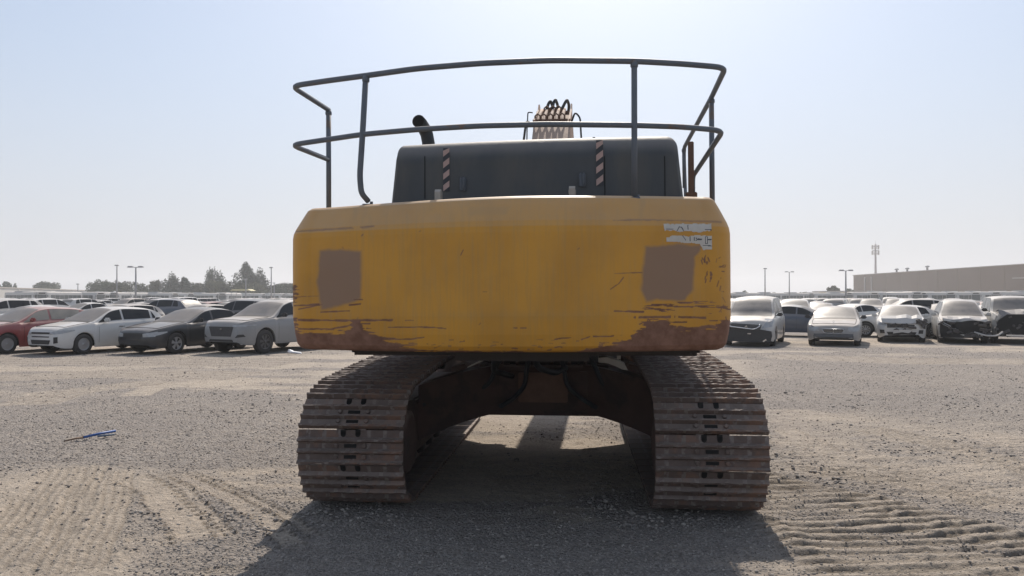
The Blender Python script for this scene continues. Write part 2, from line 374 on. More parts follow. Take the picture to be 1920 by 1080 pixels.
# ---------------------------------------------------------------- excavator
M_yel = mat('yellow_machine_paint', (.50, .28, .055), .5, .08, 5, second=(.42, .24, .06), smix=(.45, .7))
M_yeld = mat('dirty_yellow_paint', (.36, .22, .07), .7, .2, 5, .2, 30, second=(.14, .085, .05), dust=.8)
M_hood = mat('charcoal_hood_paint', (.050, .058, .066), .55, .25, 3, .08, 20, second=(.072, .074, .072), smix=(.42, .7), dust=.30, stretch=(2.5, 2.5, .6))
M_rail = mat('dark_grey_pipe_paint', (.095, .112, .135), .5, .2, 8, .1, 60, second=(.13, .09, .07), smix=(.58, .64), dust=.15)
M_track = mat('rusty_track_steel', (.095, .068, .058), .75, .3, 7, .5, 35, second=(.16, .09, .062), dust=.30, dust_side=.05, smix=(.5, .65))
M_crest = mat('worn_grouser_steel', (.17, .14, .125), .6, .45, 30, .4, 60, second=(.09, .06, .05), smix=(.45, .6), dust=.3)
M_trackdk = mat('dark_greasy_steel', (.035, .03, .028), .8, .3, 6, .4, 30, dust=.25)
M_frame = mat('rust_brown_frame', (.075, .046, .038), .85, .3, 5, .4, 25, second=(.05, .035, .03), dust=.3)
M_rust = mat('rusty_bracket', (.14, .08, .055), .85, .3, 12, .3, 50, dust=.2)
M_hole = mat('shadow_cavity', (.008, .008, .008), .9, .1)
M_rub = mat('black_rubber_hose', (.02, .022, .025), .6, .1)
M_boom = mat('dusty_boom_paint', (.38, .25, .18), .85, .15, 8, .2, 30, dust=.35)
M_glass = mat('dark_window_glass', (.02, .025, .028), .08, .1, dust=.3)
M_strip_l = mat('faded_reflective_pink', (.42, .30, .27), .6, .15, 20)
M_strip_d = mat('faded_reflective_black', (.03, .035, .045), .6, .1)
M_pale = mat('bare_pale_steel', (.36, .33, .29), .6, .15, 12)
ROOT = (.39, 8.7, 0); YAW = -math.atan(.085)
EX = thing('excavator', 'large yellow crawler excavator seen from behind with worn counterweight and handrail', 'excavator', ROOT, YAW)
URZ = -math.atan(.105) - YAW; URY = D2R(-.3)
UROT = Euler((0, URY, URZ))
M_UP = Matrix.Translation(ROOT) @ Matrix.Rotation(YAW, 4, 'Z') @ UROT.to_matrix().to_4x4(); M_UPI = M_UP.inverted()
M_TR = Matrix.Translation(ROOT) @ Matrix.Rotation(YAW, 4, 'Z'); M_TRI = M_TR.inverted()
def U(u, v, yl):
    """point of the upper body, measured in the photo, on the plane y = yl of the machine"""
    o = M_UPI @ Vector((0, 0, CAM_H)); p = M_UPI @ at(u, v, 5); d = p - o
    return o + d * ((yl - o.y) / d.y)
def up(mb, name, mats, parent=EX, **k):
    return mb.build(name, mats, parent, rot=(UROT if parent == EX else None), **k)

# counterweight ---------------------------------------------------
W2, YR, RC, CX = 1.592, -3.56, .20, -.098
_oU = M_UPI @ Vector((0, 0, CAM_H))
ZK = [(1.372, .16), (1.378, .09), (1.392, .055), (1.42, .032), (1.50, .014), (1.60, .002), (1.625, 0), (2.19, 0), (2.225, .006), (2.26, .022), (2.36, .082), (2.40, .107), (2.418, .135), (2.424, .17)]
def cw_outline(n):
    """plan outline of counterweight from front-left round the rear to front-right: points and outward normals"""
    def yb(x): return YR + x * x / (2 * 4.1)
    pts = []
    xr = W2 - RC; ya = yb(xr) + RC * .98
    pts += [(-W2, y) for y in np.linspace(-2.3, ya, max(4, n // 22))[:-1]]
    cx, cy = -xr, ya
    ang0 = math.atan2(xr / 4.1, 1)
    for a in np.linspace(180, 270 - math.degrees(ang0) * 0, max(8, n // 14))[:-1]: pts.append((cx + RC * math.cos(D2R(a)), cy + RC * math.sin(D2R(a))))
    pts += [(x, yb(x) + (yb(xr) + RC * .98 - RC - yb(xr)) * 1.0) for x in np.linspace(-xr, xr, n)]
    for a in np.linspace(270, 360, max(8, n // 14))[1:]: pts.append((xr + RC * math.cos(D2R(a)), cy + RC * math.sin(D2R(a))))
    pts += [(W2, y) for y in np.linspace(ya, -2.3, max(4, n // 22))[1:]]
    P = np.array(pts); T = np.gradient(P, axis=0); T /= np.linalg.norm(T, axis=1)[:, None] + 1e-9; P[:, 0] += CX
    return P, np.stack([T[:, 1], -T[:, 0]], 1)
def cw_px(X, Y, Z):
    """where points of the counterweight skin lie on the surveyed rear view (u, v)"""
    M = M_UP; wx = M[0][0] * X + M[0][1] * Y + M[0][2] * Z + M[0][3]; wy = M[1][0] * X + M[1][1] * Y + M[1][2] * Z + M[1][3]; wz = M[2][0] * X + M[2][1] * Y + M[2][2] * Z + M[2][3]
    return 960 + wx * F / wy, HOR - (wz - CAM_H) * F / wy
def cw_masks(u, v):
    """paint wear measured on the rear face: bare rust, sprayed primer, smudge"""
    n1 = fbm(u / 46, v / 4.2, 4, 1) - .5; n2 = fbm(u / 9, v / 2.2, 3, 2) - .5; nb = fbm(u / 22, v / 22, 3, 4) - .5
    rust = np.zeros_like(u)
    wl = v + n1 * 26 + n2 * 7; ul = u + n2 * 16 + nb * 12
    def area(poly, soft=1.2):
        nonlocal rust
        rust = np.maximum(rust, 1 - sstep(-soft, soft, sdpoly(ul, wl, poly)))
    area([(530, 622), (600, 627), (648, 622), (662, 602), (676, 598), (690, 622), (735, 640), (790, 655), (900, 660), (900, 690), (530, 690)])
    area([(1055, 664), (1120, 650), (1180, 634), (1205, 612), (1203, 597), (1252, 597), (1256, 613), (1340, 617), (1356, 600), (1400, 592), (1400, 690), (1055, 690)])
    area([(700, 662), (1140, 662), (1140, 680), (700, 680)], .8); 
    area([(546, 598), (556, 598), (560, 630), (546, 640)]); area([(546, 535), (552, 535), (556, 562), (548, 566)])
    area([(1203, 571), (1360, 571), (1374, 573), (1374, 579), (1290, 577), (1205, 578)], .8)
    def scr(pl, w=1.0, s=1.0):
        nonlocal rust
        d, arc, L = dseg(u, v + n2 * 2.2, pl); wv = w * (.35 + 1.2 * fbm(arc / 16, arc * 0, 2, int(pl[0][0]) % 50))
        rust = np.maximum(rust, s * (1 - sstep(wv * .5, wv + .7, np.abs(d))) * (fbm(arc / 10, arc * 0 + 5, 2, int(pl[0][1]) % 50) > .16))
    scr([(552, 434), (600, 431), (700, 424)], 1.6, .75); scr([(555, 434), (690, 427)], 1.0, .5); scr([(1150, 413), (1230, 412), (1352, 416)], 1.6, .7)
    scr([(560, 600), (640, 601), (735, 600)], 2.2); scr([(728, 614), (790, 613), (836, 616)], 1.0); scr([(760, 601), (775, 601)], 1.0, .8)
    scr([(552, 573), (598, 571)], 1.6); scr([(556, 557), (596, 555)], .8, .7); scr([(560, 580), (604, 571)], 1.0); scr([(600, 585), (655, 583)], 1.0); scr([(664, 562), (680, 562)], 1.2); scr([(655, 572), (676, 570)], 1.4)
    scr([(560, 617), (620, 617), (668, 608)], 1.6); scr([(676, 607), (695, 607)], 1.2); scr([(675, 616), (696, 616)], 1); scr([(700, 636), (770, 636), (795, 632)], 1.3); scr([(662, 600), (664, 616)], 2.2)
    scr([(1152, 583), (1206, 585)], 1.6); scr([(1190, 595), (1260, 594), (1322, 596)], 2.2); scr([(1153, 513), (1204, 511)], 1.0, .8); scr([(1145, 542), (1160, 532), (1169, 520)], .9, .9)
    scr([(1090, 637), (1106, 631), (1150, 630)], 1.0); scr([(1040, 636), (1070, 633)], .8); scr([(1230, 604), (1290, 604)], 1.2); scr([(963, 615), (986, 615)], 1.2, .9); scr([(1330, 601), (1345, 601)], 1.0)
    for i in range(70):                                       # small nicks, mostly along the lower edge and the right edge
        r = random.random()
        if r < .62: x = random.uniform(740, 1200); y = random.gauss(648, 6) 
        elif r < .85: x = random.gauss(1350, 9); y = random.uniform(480, 600)
        else: x = random.uniform(560, 1340); y = random.uniform(400, 640)
        if y > 657: y = 655
        L = random.uniform(2, 11); a = random.uniform(-.25, .25) if r < .62 else random.uniform(-1.6, 1.6)
        scr([(x, y), (x + L * math.cos(a), y + L * math.sin(a))], random.uniform(.5, 1.1), random.uniform(.6, 1))
    for x0, y0 in ((1322, 487), (1327, 516), (1218, 605)):
        for i in range(9): x = x0 + random.uniform(-7, 7); y = y0 + random.uniform(-8, 10); scr([(x, y), (x + random.uniform(-2, 3), y + random.uniform(2, 8))], .9)
    def soft(poly, e):
        return 1 - sstep(-e, e, sdpoly(u + nb * 6, v + nb * 8, poly))
    pr = np.maximum(soft([(600, 470), (640, 468), (677, 471), (677, 560), (640, 572), (604, 582), (598, 555), (594, 530)], 4.5), soft([(1209, 460), (1316, 458), (1313, 470), (1304, 482), (1300, 545), (1284, 562), (1212, 565), (1203, 545)], 4.5))
    sm = .55 * sstep(.45, .7, fbm(u / 3.2, v / 60, 3, 8)) * (1 - sstep(200, 330, np.abs(u - 905))) + .5 * sstep(14, 0, np.abs(v - 592)) * sstep(240, 100, np.abs(u - 960))
    for uu, w in ((667, 5), (1204, 5)):
        sm = np.maximum(sm, sstep(w + 4, 0, np.abs(u - uu + (v - 385) * .12)) * sstep(432, 380, v) * 1.3)
    sm = np.maximum(sm, .9 * (1 - sstep(-3, 4, sdpoly(u, v, [(877, 388), (955, 388), (950, 402), (877, 404)]))))
    return rust, pr, np.clip(sm, 0, 1)
def biggest(js, is_):
    S = set(zip(js.tolist(), is_.tolist())); best = []
    while S:
        st = [S.pop()]; comp = list(st)
        while st:
            a, b = st.pop()
            for q in ((a + 1, b), (a - 1, b), (a, b + 1), (a, b - 1)):
                if q in S: S.remove(q); st.append(q); comp.append(q)
        if len(comp) > len(best): best = comp
    return [c[0] for c in best], [c[1] for c in best]
def make_counterweight():
    P, NN = cw_outline(960); zs = []
    for (z0, _), (z1, _) in zip(ZK[:-1], ZK[1:]): zs += list(np.linspace(z0, z1, max(3, int((z1 - z0) / .0042)) + 1)[:-1])
    zs.append(ZK[-1][0]); zs = np.array(zs); ins = np.interp(zs, [a for a, _ in ZK], [b for _, b in ZK])
    X = P[None, :, 0] - NN[None, :, 0] * ins[:, None]; Y = P[None, :, 1] - NN[None, :, 1] * ins[:, None]; Z = np.repeat(zs[:, None], P.shape[0], 1)
    Z = Z + .030 * sstep(2.15, 2.42, Z) * sstep(-1.5, .2, X); X = X + (fbm(X * 2.2, Z * 2.2, 2, 88) - .5) * .004; Y = Y + (fbm(X * 3 + 9, Z * 3, 3, 89) - .5) * .014
    ny, nx = X.shape
    u, v = cw_px(X, Y, Z); rust, pr, sm = cw_masks(u, v); side = sstep(-3.05, -2.9, Y); rust = rust * (1 - side) + side * sstep(.55, .6, fbm(Y * 3, Z * 5, 4, 3)); pr = pr * (1 - side); sm = sm * (1 - side)
    co = np.stack([X, Y, Z], -1).reshape(-1, 3).astype(np.float32)
    me = bpy.data.meshes.new('counterweight'); me.vertices.add(len(co)); me.vertices.foreach_set('co', co.ravel())
    i = np.arange(ny - 1)[:, None] * nx + np.arange(nx - 1)[None, :]
    q = np.stack([i, i + 1, i + nx + 1, i + nx], -1).reshape(-1, 4).astype(np.int32); nq = len(q)
    capb = np.arange(nx)[::-1].astype(np.int32); capt = (np.arange(nx) + (ny - 1) * nx).astype(np.int32)
    lv = np.concatenate([q.ravel(), capb, capt]); me.loops.add(len(lv)); me.loops.foreach_set('vertex_index', lv)
    me.polygons.add(nq + 2); me.polygons.foreach_set('loop_start', np.concatenate([np.arange(0, nq * 4, 4), [nq * 4, nq * 4 + nx]]).astype(np.int32))
    me.polygons.foreach_set('loop_total', np.concatenate([np.full(nq, 4), [nx, nx]]).astype(np.int32))
    sm_ = np.ones(nq + 2, bool); sm_[-2:] = False; me.polygons.foreach_set('use_smooth', sm_)
    for nm, A in (('rust', rust), ('primer', pr), ('smudge', sm)):
        a = me.attributes.new(nm, 'FLOAT', 'POINT'); a.data.foreach_set('value', A.ravel().astype(np.float32))
    me.update()
    m, t, p = nt('worn_yellow_counterweight_paint')
    A = {k: N(t, 'ShaderNodeAttribute', attribute_name=k).outputs['Fac'] for k in ('rust', 'primer', 'smudge')}
    y = mixc(t, ramp(t, noise(t, 2.2, 5), .3, .7), (.57, .275, .024), (.48, .23, .022))
    y = mixc(t, mathn(t, 'MULTIPLY', ramp(t, noise(t, 5, 4, stretch=(6, 6, .7)), .45, .75), .25), y, (.40, .25, .09))
    y = mixc(t, mathn(t, 'MULTIPLY', A['smudge'], .3), y, (.30, .20, .07))
    y = mixc(t, mathn(t, 'MULTIPLY', A['primer'], .92), y, (.235, .148, .100))
    ru = mixc(t, ramp(t, noise(t, 9, 7, rough=.7), .35, .65), (.155, .075, .047), (.235, .125, .085))
    c = mixc(t, A['rust'], y, ru)
    g = N(t, 'ShaderNodeNewGeometry'); sx = N(t, 'ShaderNodeSeparateXYZ'); t.links.new(g.outputs['Normal'], sx.inputs[0])
    c = mixc(t, mathn(t, 'MULTIPLY', ramp(t, sx.outputs[2], .12, .8), .6), c, (.46, .36, .27))       # dust settled on the sloping top
    t.links.new(c, p.inputs['Base Color'])
    rr = N(t, 'ShaderNodeMapRange'); t.links.new(A['rust'], rr.inputs[0]); rr.inputs[3].default_value = .5; rr.inputs[4].default_value = .85; t.links.new(rr.outputs[0], p.inputs['Roughness'])
    b = N(t, 'ShaderNodeBump'); b.inputs['Strength'].default_value = .25; b.inputs['Distance'].default_value = .01
    hh = mathn(t, 'SUBTRACT', mathn(t, 'MULTIPLY', noise(t, 14, 5), .5), mathn(t, 'MULTIPLY', A['rust'], mathn(t, 'MULTIPLY', noise(t, 60, 4), .6)))
    t.links.new(hh, b.inputs['Height']); t.links.new(b.outputs[0], p.inputs['Normal'])
    me.materials.append(m); o = bpy.data.objects.new('counterweight', me); COL.objects.link(o); o.parent = EX; o.rotation_euler = UROT
    tag(o, 'yellow counterweight with rusted lower corners and two sprayed brown patches')
    # torn sticker: part of the skin lifted 1.5 mm
    fu = (u[:-1, :-1] + u[1:, 1:]) / 2; fv = (v[:-1, :-1] + v[1:, 1:]) / 2; jag = (fbm(fu / 5, fv / 3, 3, 44) - .5) * 7
    s1 = sdpoly(fu, fv + jag * .6, [(1244, 419), (1334, 420), (1335, 432), (1310, 436), (1290, 432), (1275, 435), (1262, 431), (1246, 432)])
    s2 = sdpoly(fu, fv + jag * .6, [(1250, 446), (1262, 441), (1290, 443), (1322, 441), (1335, 442), (1335, 469), (1318, 468), (1312, 457), (1250, 453)])
    stm = [mat('torn_white_sticker', (.50, .47, .42), .6, .15, 20), mat('sticker_ink', (.06, .06, .07), .6)]
    mk = [[(1270, 432), (1274, 425), (1278, 426), (1283, 434)], [(1323, 430), (1334, 431)], [(1305, 446), (1308, 449), (1305, 451)], [(1311, 447), (1308, 449), (1316, 449), (1314, 447)], [(1323, 444), (1327, 444), (1327, 457), (1323, 457), (1323, 444)], [(1328, 449), (1334, 449)], [(1318, 460), (1334, 461)], [(1290, 422), (1290, 430)], [(1294, 443), (1294, 452)], [(1302, 445), (1302, 451)], [(1280, 442), (1286, 450)], [(1250, 429), (1262, 430)]]
    for sq in (s1, s2):
      js, is_ = biggest(*np.nonzero((sq < 0) & (fu > 1200))); mb = MB(); idx = {}
      for j, i2 in zip(js, is_):
        f = []
        for jj, ii in ((j, i2), (j, i2 + 1), (j + 1, i2 + 1), (j + 1, i2)):
            if (jj, ii) not in idx:
                idx[(jj, ii)] = len(mb.v); mb.v.append((X[jj, ii] + NN[ii, 0] * .0018, Y[jj, ii] + NN[ii, 1] * .0018, Z[jj, ii]))
            f.append(idx[(jj, ii)])
        ink = min(abs(dseg(np.array([fu[j, i2]]), np.array([fv[j, i2]]), pl)[0][0]) for pl in mk) < .75
        mb.f.append(f); mb.m.append(1 if ink else 0); mb.sm.append(True)
      mb.build('warning_sticker', stm, o, fix=False)
    return o
CW = make_counterweight()

# lifting lugs and small rusty fittings on the counterweight
for u0, v0 in ((822, 360), (1073, 354)):
    mb = MB(); c = U(u0, v0 + 8, -3.2); prof = [(-.035, -.10), (.035, -.10), (.035, .03), (.02, .048), (-.02, .048), (-.035, .03)]
    mb.prism([(c.y + a, c.z + b) for a, b in prof], c.x - .022, c.x + .022, 'x'); mb.lathe([(.014, -.026), (.014, .026)], (c.x, c.y, c.z + .01), 'x', 12)
    up(mb, 'lifting_lug', M_pale)
mb = MB()
for u0 in (925, 962, 988): c = U(u0, 368, -3.25); mb.lathe([(.02, -.03), (.02, .004), (.012, .01)], (c.x, c.y, 2.432), 'z', 6)
c = U(905, 368, -3.22); mb.box((c.x + .25, c.y, 2.43), (.5, .05, .012)); up(mb, 'cover_bolts', M_rust)

# engine hood ------------------------------------------------------
def make_hood():
    yr = -2.93
    TL, TR, BL, BR = U(748, 274, yr), U(1264, 256, yr), U(733, 374, yr), U(1284, 366, yr)
    TL.z += .028; TR.z += .028; zt = (TL.z + TR.z) / 2
    def ring(y, inset, zi):
        pts = []; n = 9
        xl, xr = BL.x + inset, BR.x - inset; zl = TL.z - zi; zr = TR.z - zi; rl, rr_ = .045, .085; sl, sr = .04, .04
        pts.append((xl - .015, y, 2.30))
        for a in np.linspace(180, 90, n): pts.append((xl + sl + rl + rl * math.cos(D2R(a)), y, zl - rl + rl * math.sin(D2R(a))))
        xm0, xm1 = xl + sl + rl, xr - sr - rr_
        for k in np.linspace(0, 1, 26)[1:-1]:
            pts.append((xm0 + (xm1 - xm0) * k, y, zl + (zr - zl) * k + .012 * math.sin(k * math.pi)))
        for a in np.linspace(90, 0, n): pts.append((xr - sr - rr_ + rr_ * math.cos(D2R(a)), y, zr - rr_ + rr_ * math.sin(D2R(a))))
        pts.append((xr + .015, y, 2.30)); return pts
    mb = MB()
    rows = [ring(yr - .035, .035, .19), ring(yr - .038, .02, .16), ring(yr - .02, .006, .10), ring(yr + .05, 0, .03), ring(yr + .075, 0, .012), ring(yr + .11, 0, 0), ring(yr + 1.0, 0, -.01), ring(yr + 1.7, .0, -.01), ring(yr + 1.74, .02, .03)]
    mb.grid(rows); n = len(rows[0])
    mb.f.append(list(range(n))); mb.m.append(0); mb.sm.append(False); k = (len(rows) - 1) * n; mb.f.append([k + i for i in range(n)][::-1]); mb.m.append(0); mb.sm.append(False)
    h = up(mb, 'engine_hood', M_hood, sharp=40)
    for u0, v0 in ((1159, 262),):
        c = U(u0, v0, yr + .5); m2 = MB(); m2.tube([(c.x - .045, c.y, zt - .0), (c.x - .045, c.y, zt + .045), (c.x - .02, c.y, zt + .068), (c.x + .02, c.y, zt + .068), (c.x + .045, c.y, zt + .045), (c.x + .045, c.y, zt)], .01, 8); m2.build('grab_handle', M_rail, h)
    for u0, v0 in ((868, 345), (1092, 337)):                                                  # hood latches
        c = U(u0, v0, yr - .045); m2 = MB(); m2.box((c.x, c.y, c.z), (.05, .02, .10), bev=.006); m2.tube([(c.x - .012, c.y - .01, c.z + .05), (c.x - .012, c.y - .03, c.z + .03), (c.x - .012, c.y - .03, c.z - .05), (c.x + .012, c.y - .03, c.z - .05), (c.x + .012, c.y - .03, c.z + .03), (c.x + .012, c.y - .01, c.z + .05)], .005, 6)
        m2.build('hood_latch', M_rail, h)
    for (ua, ub, va, vb) in ((830.5, 842.5, 277, 358), (1118, 1131.5, 262, 348)):              # striped reflector strips
        m2 = MB(); A = U(ua, va, yr - .046); B = U(ub, vb, yr - .046); x0, x1, z1, z0 = A.x, B.x, A.z, B.z
        w = x1 - x0; per = (z1 - z0) / 3.75; z = z0 - per; lim = z1
        m2.box(((x0 + x1) / 2, yr - .041, (z0 + z1) / 2 - .0), (w, .004, z1 - z0), 1)
        for k in range(-1, 7):
            za = z0 + k * per; zb = za + per * .52; sh = w * .75
            q = [(x0, max(z0, min(lim, za))), (x1, max(z0, min(lim, za + sh))), (x1, max(z0, min(lim, zb + sh))), (x0, max(z0, min(lim, zb)))]
            if q[3][1] - q[0][1] < .002 and q[2][1] - q[1][1] < .002: continue
            m2.prism(q, yr - .0455, yr - .0432, 'y', 0)
        m2.build('reflector_strip', [M_strip_l, M_strip_d], h)
    m2 = MB(); c = U(1119, 263, yr + .12)
    m2.box((c.x - .02, yr + .55, zt + .006), (.02, .9, .02)); m2.build('hood_seam', M_rail, h)
    for u0 in (796, 1134, 1247):                                                              # panel seams
        a_, b_ = U(u0, 292, yr - .042), U(u0, 372, yr - .042); m2 = MB(); m2.box((a_.x, yr - .0385, (a_.z + b_.z) / 2), (.006, .004, a_.z - b_.z)); m2.build('panel_seam', M_hole, h)
    for u0, v0 in ((987, 262), (1103, 258)):
        c = U(u0, v0, yr + .5); m2 = MB(); m2.lathe([(.022, -.03), (.022, .016), (.015, .022)], (c.x, c.y, zt + .01), 'z', 10); m2.build('hood_bolt', M_rub, h)
    return h
HOOD = make_hood()
mb = MB(); c = U(803, 268, -1.95); s = U(793, 222, -1.95)
mb.tube([(c.x, -1.95, c.z - .3), (c.x, -1.95, c.z), (c.x - .015, -1.95, s.z - .14), (c.x - .035, -1.97, s.z - .09), (c.x - .05, -2.03, s.z - .06), (c.x - .055, -2.10, s.z - .055)], .058, 16)
mb.lathe([(.05, 0), (.05, .004)], (c.x - .056, -2.107, s.z - .055), 'y', 16, 1); up(mb, 'exhaust_pipe', [M_rub, M_hole])

# platform, side bodies, cab -----------------------------------------
mb = MB(); mb.box((0, -.7, 1.40), (2.6, 4.6, .16), bev=.02); mb.box((.0, -1.3, 1.34), (1.0, 3.4, .12)); up(mb, 'upper_platform', M_trackdk)
mb = MB(); mb.box((-1.22, -.98, 1.88), (.9, 2.6, .82), bev=.05); mb.box((1.03, -1.0, 1.9), (.84, 2.6, .86), bev=.05); up(mb, 'side_panel', M_yel)
mb = MB(); mb.box((-1.22, -.98, 2.295), (.86, 2.5, .02)); mb.box((1.03, -1.0, 2.335), (.8, 2.5, .02)); up(mb, 'walkway_plate', M_hood)
cab = MB(); cab.box((-.98, 1.15, 2.0), (1.02, 1.75, 1.1), bev=.05); cab.box((-.98, 1.15, 3.12), (1.0, 1.7, .1), bev=.04)
for x in (-1.44, -.52):
    for y in (.36, 1.1, 1.96): cab.box((x, y, 2.8), (.07, .07, .62))
CAB = up(cab, 'cab', M_yeld)
g = MB(); g.box((-1.44, .72, 2.8), (.02, .66, .56)); g.box((-1.44, 1.53, 2.8), (.02, .78, .56)); g.build('side_window', M_glass, CAB)
g = MB(); g.box((-.52, .72, 2.8), (.02, .66, .56)); g.box((-.52, 1.53, 2.8), (.02, .78, .56)); g.build('side_window', M_glass, CAB)
g = MB(); g.box((-.98, .35, 2.8), (.84, .02, .56)); g.build('rear_window', M_glass, CAB)
g = MB(); g.box((-.98, 1.98, 2.6), (.84, .02, .95)); g.build('windshield', M_glass, CAB)

# handrail -----------------------------------------------------------
def yarc(x, off=0): return YR + off + (x - CX) ** 2 / (2 * 4.1)
def rail_top(pxs, r, name, ends=None):
    pts = []
    for (u, v) in pxs:
        y = -3.45
        for _ in range(4): P = U(u, v, y); y = yarc(P.x, .12)
        pts.append(U(u, v, y))
    return pts
def smooth(pts, n=4):
    out = [pts[0]]
    for i in range(1, len(pts) - 1):
        a, b, c = pts[i - 1], pts[i], pts[i + 1]; r = min(.10, (a - b).length * .4, (c - b).length * .4)
        p, q = b + (a - b).normalized() * r, b + (c - b).normalized() * r
        for k in range(n + 1): t = k / n; out.append(p * (1 - t) ** 2 + b * 2 * t * (1 - t) + q * t * t)
    return out + [pts[-1]]
HR = bpy.data.objects.new('handrail', None); COL.objects.link(HR); HR.parent = EX; HR.rotation_euler = UROT
topr = rail_top([(545, 160), (620, 149), (688, 140), (780, 127), (900, 117), (1030, 111.5), (1190, 113), (1280, 118), (1362, 125)], .02, 't')
midr = rail_top([(545, 271), (612, 261), (680, 251), (780, 242), (900, 235), (1030, 232), (1190, 234), (1280, 237), (1357, 244)], .02, 'm')
yl = topr[0].y + .66; yr_ = topr[-1].y + .80
PL, PR2 = U(615, 205, yl), U(1335, 182, yr_)
far = U(1283, 277, topr[-1].y + 2.75); far2 = U(1284, 352, topr[-1].y + 2.75)
MB().tube(smooth([PL, topr[0]] + topr[1:-1] + [topr[-1], PR2, far, far2]), .0205, 12).build('top_rail', M_rail, HR)
ml = U(615, 299, yl); mr = U(1300, 330, midr[-1].y + 1.35); mr2 = U(1300, 362, midr[-1].y + 1.35)
MB().tube(smooth([ml, midr[0]] + midr[1:-1] + [midr[-1], mr, mr2]), .0195, 12).build('middle_rail', M_rail, HR)
def post(pts, r=.021, foot=True):
    mb = MB().tube(smooth(pts), r, 12)
    if foot: mb.box((pts[-1].x, pts[-1].y, 2.432), (.075, .06, .014), 0, bev=.003); mb.lathe([(.012, 0), (.012, .02)], (pts[-1].x + .024, pts[-1].y, 2.437), 'z', 6)
    mb.lathe([(r + .001, -.018), (r + .006, -.01), (r + .006, .01), (r + .001, .018)], (pts[0].x, pts[0].y, pts[0].z - .028), 'z', 12, caps=False)
    mb.build('post', M_rail, HR)
def onrail(u, v):
    y = -3.45
    for _ in range(4): P = U(u, v, y); y = yarc(P.x, .12)
    return P
a = onrail(685, 141); b = onrail(679, 252); post([a, b, U(674, 330, b.y + .02), U(677, 362, b.y + .04), U(690, 377, b.y + .10)])
a = onrail(1190, 113); post([a, onrail(1190, 234), Vector((U(1190, 300, a.y).x, a.y + .02, 2.43))])
post([PL, Vector((PL.x, PL.y, 2.43))]); post([PR2, Vector((PR2.x, PR2.y, 2.43))]); 
post([Vector((far.x, far.y, far.z)), Vector((far.x + .03, far.y, 2.2))], .018, False)
mb = MB(); c = U(1296, 265, -2.45); d = U(1296, 366, -2.45); mb.box((c.x, -2.45, (c.z + d.z) / 2 - .02), (.045, .03, c.z - d.z + .04), bev=.006); mb.box((c.x, -2.47, 2.47), (.085, .05, .22), bev=.006)
up(mb, 'mirror_bracket', M_rust)

# boom, arm, bucket ---------------------------------------------------
BX = U(1041, 240, 3.1).x
def beam(mb, pts, w, taper=None):
    """box girder: pts = [(y, z, depth)] centre line, width w"""
    rows = []
    for i, (y, z, dp) in enumerate(pts):
        a = pts[max(0, i - 1)]; b = pts[min(len(pts) - 1, i + 1)]; t = Vector((0, b[0] - a[0], b[1] - a[1])).normalized(); nrm = Vector((0, -t.z, t.y))
        c = Vector((BX, y, z)); ww = w[i] if isinstance(w, list) else w
        rows.append([c + nrm * dp / 2 + Vector((-ww / 2, 0, 0)), c + nrm * dp / 2 + Vector((ww / 2, 0, 0)), c - nrm * dp / 2 + Vector((ww / 2, 0, 0)), c - nrm * dp / 2 + Vector((-ww / 2, 0, 0))])
    mb.grid(rows, 0, False, True); n = len(mb.v) - 4 * len(rows)
    mb.f += [[n, n + 1, n + 2, n + 3], [n + 4 * len(rows) - 4 + k for k in (3, 2, 1, 0)]]; mb.m += [0, 0]; mb.sm += [False, False]
kz = U(1041, 214, 3.3).z
bpts = [(.35, 1.95, .45), (.9, 2.55, .62), (1.6, 3.2, .78), (2.4, kz - .75, .85), (3.3, kz - .40, .85), (4.2, kz - .55, .75), (5.4, kz - 1.2, .62), (6.8, kz - 2.15, .45)]
mb = MB(); beam(mb, bpts, .52); BOOM = up(mb, 'boom', M_boom, sharp=30)
# hose pipes running up the back of the boom with clamps, and loops at the crown
bt = [(1.6, 3.62), (2.4, kz - .31), (2.9, kz - .10), (3.3, kz + .04)]
hp = MB(); cl2 = [MB(), MB()]
for i, xo in enumerate((-.21, -.125, -.03, .055, .14)):
    hp.tube([(BX + xo, y, z + .035) for y, z in bt], .026, 10)
    for clamps, (y, z) in zip(cl2, ((2.28, kz - .33), (3.05, kz - .03))):
        if i in (1, 2, 3) or y < 3:
            clamps.tube([(BX + xo - .038, y, z - .02), (BX + xo - .036, y, z + .075), (BX + xo, y, z + .105), (BX + xo + .036, y, z + .075), (BX + xo + .038, y, z - .02)], .013, 6)
for clamps, (y, z) in zip(cl2, ((2.28, kz - .36), (3.05, kz - .06))): clamps.box((BX - .03, y, z + .02), (.5, .05, .06)); clamps.build('pipe_clamp', M_rust, BOOM)
hp.build('hydraulic_pipe', M_boom, BOOM)
mb = MB()
for xo in (-.25, .25): mb.prism([(2.1, kz - .62), (3.25, kz - .1), (3.3, kz + .12), (3.2, kz + .14), (3.05, kz + .02), (2.1, kz - .35)], BX + xo - .012, BX + xo + .012, 'x')
mb.build('side_plate', M_boom, BOOM)
for k, (xo, hh, lean) in enumerate(((-.10, .20, .02), (.0, .22, .0), (.12, .21, .06))):
    m2 = MB(); m2.tube(smooth([Vector((BX + xo - .05, 3.2, kz + .0)), Vector((BX + xo - .03 + lean, 3.25, kz + hh * .8)), Vector((BX + xo + lean, 3.3, kz + hh + .02)), Vector((BX + xo + .03 + lean, 3.42, kz + hh * .8)), Vector((BX + xo + .05, 3.5, kz - .05))]), .023, 10)
    m2.build('hydraulic_hose', M_rub, BOOM)
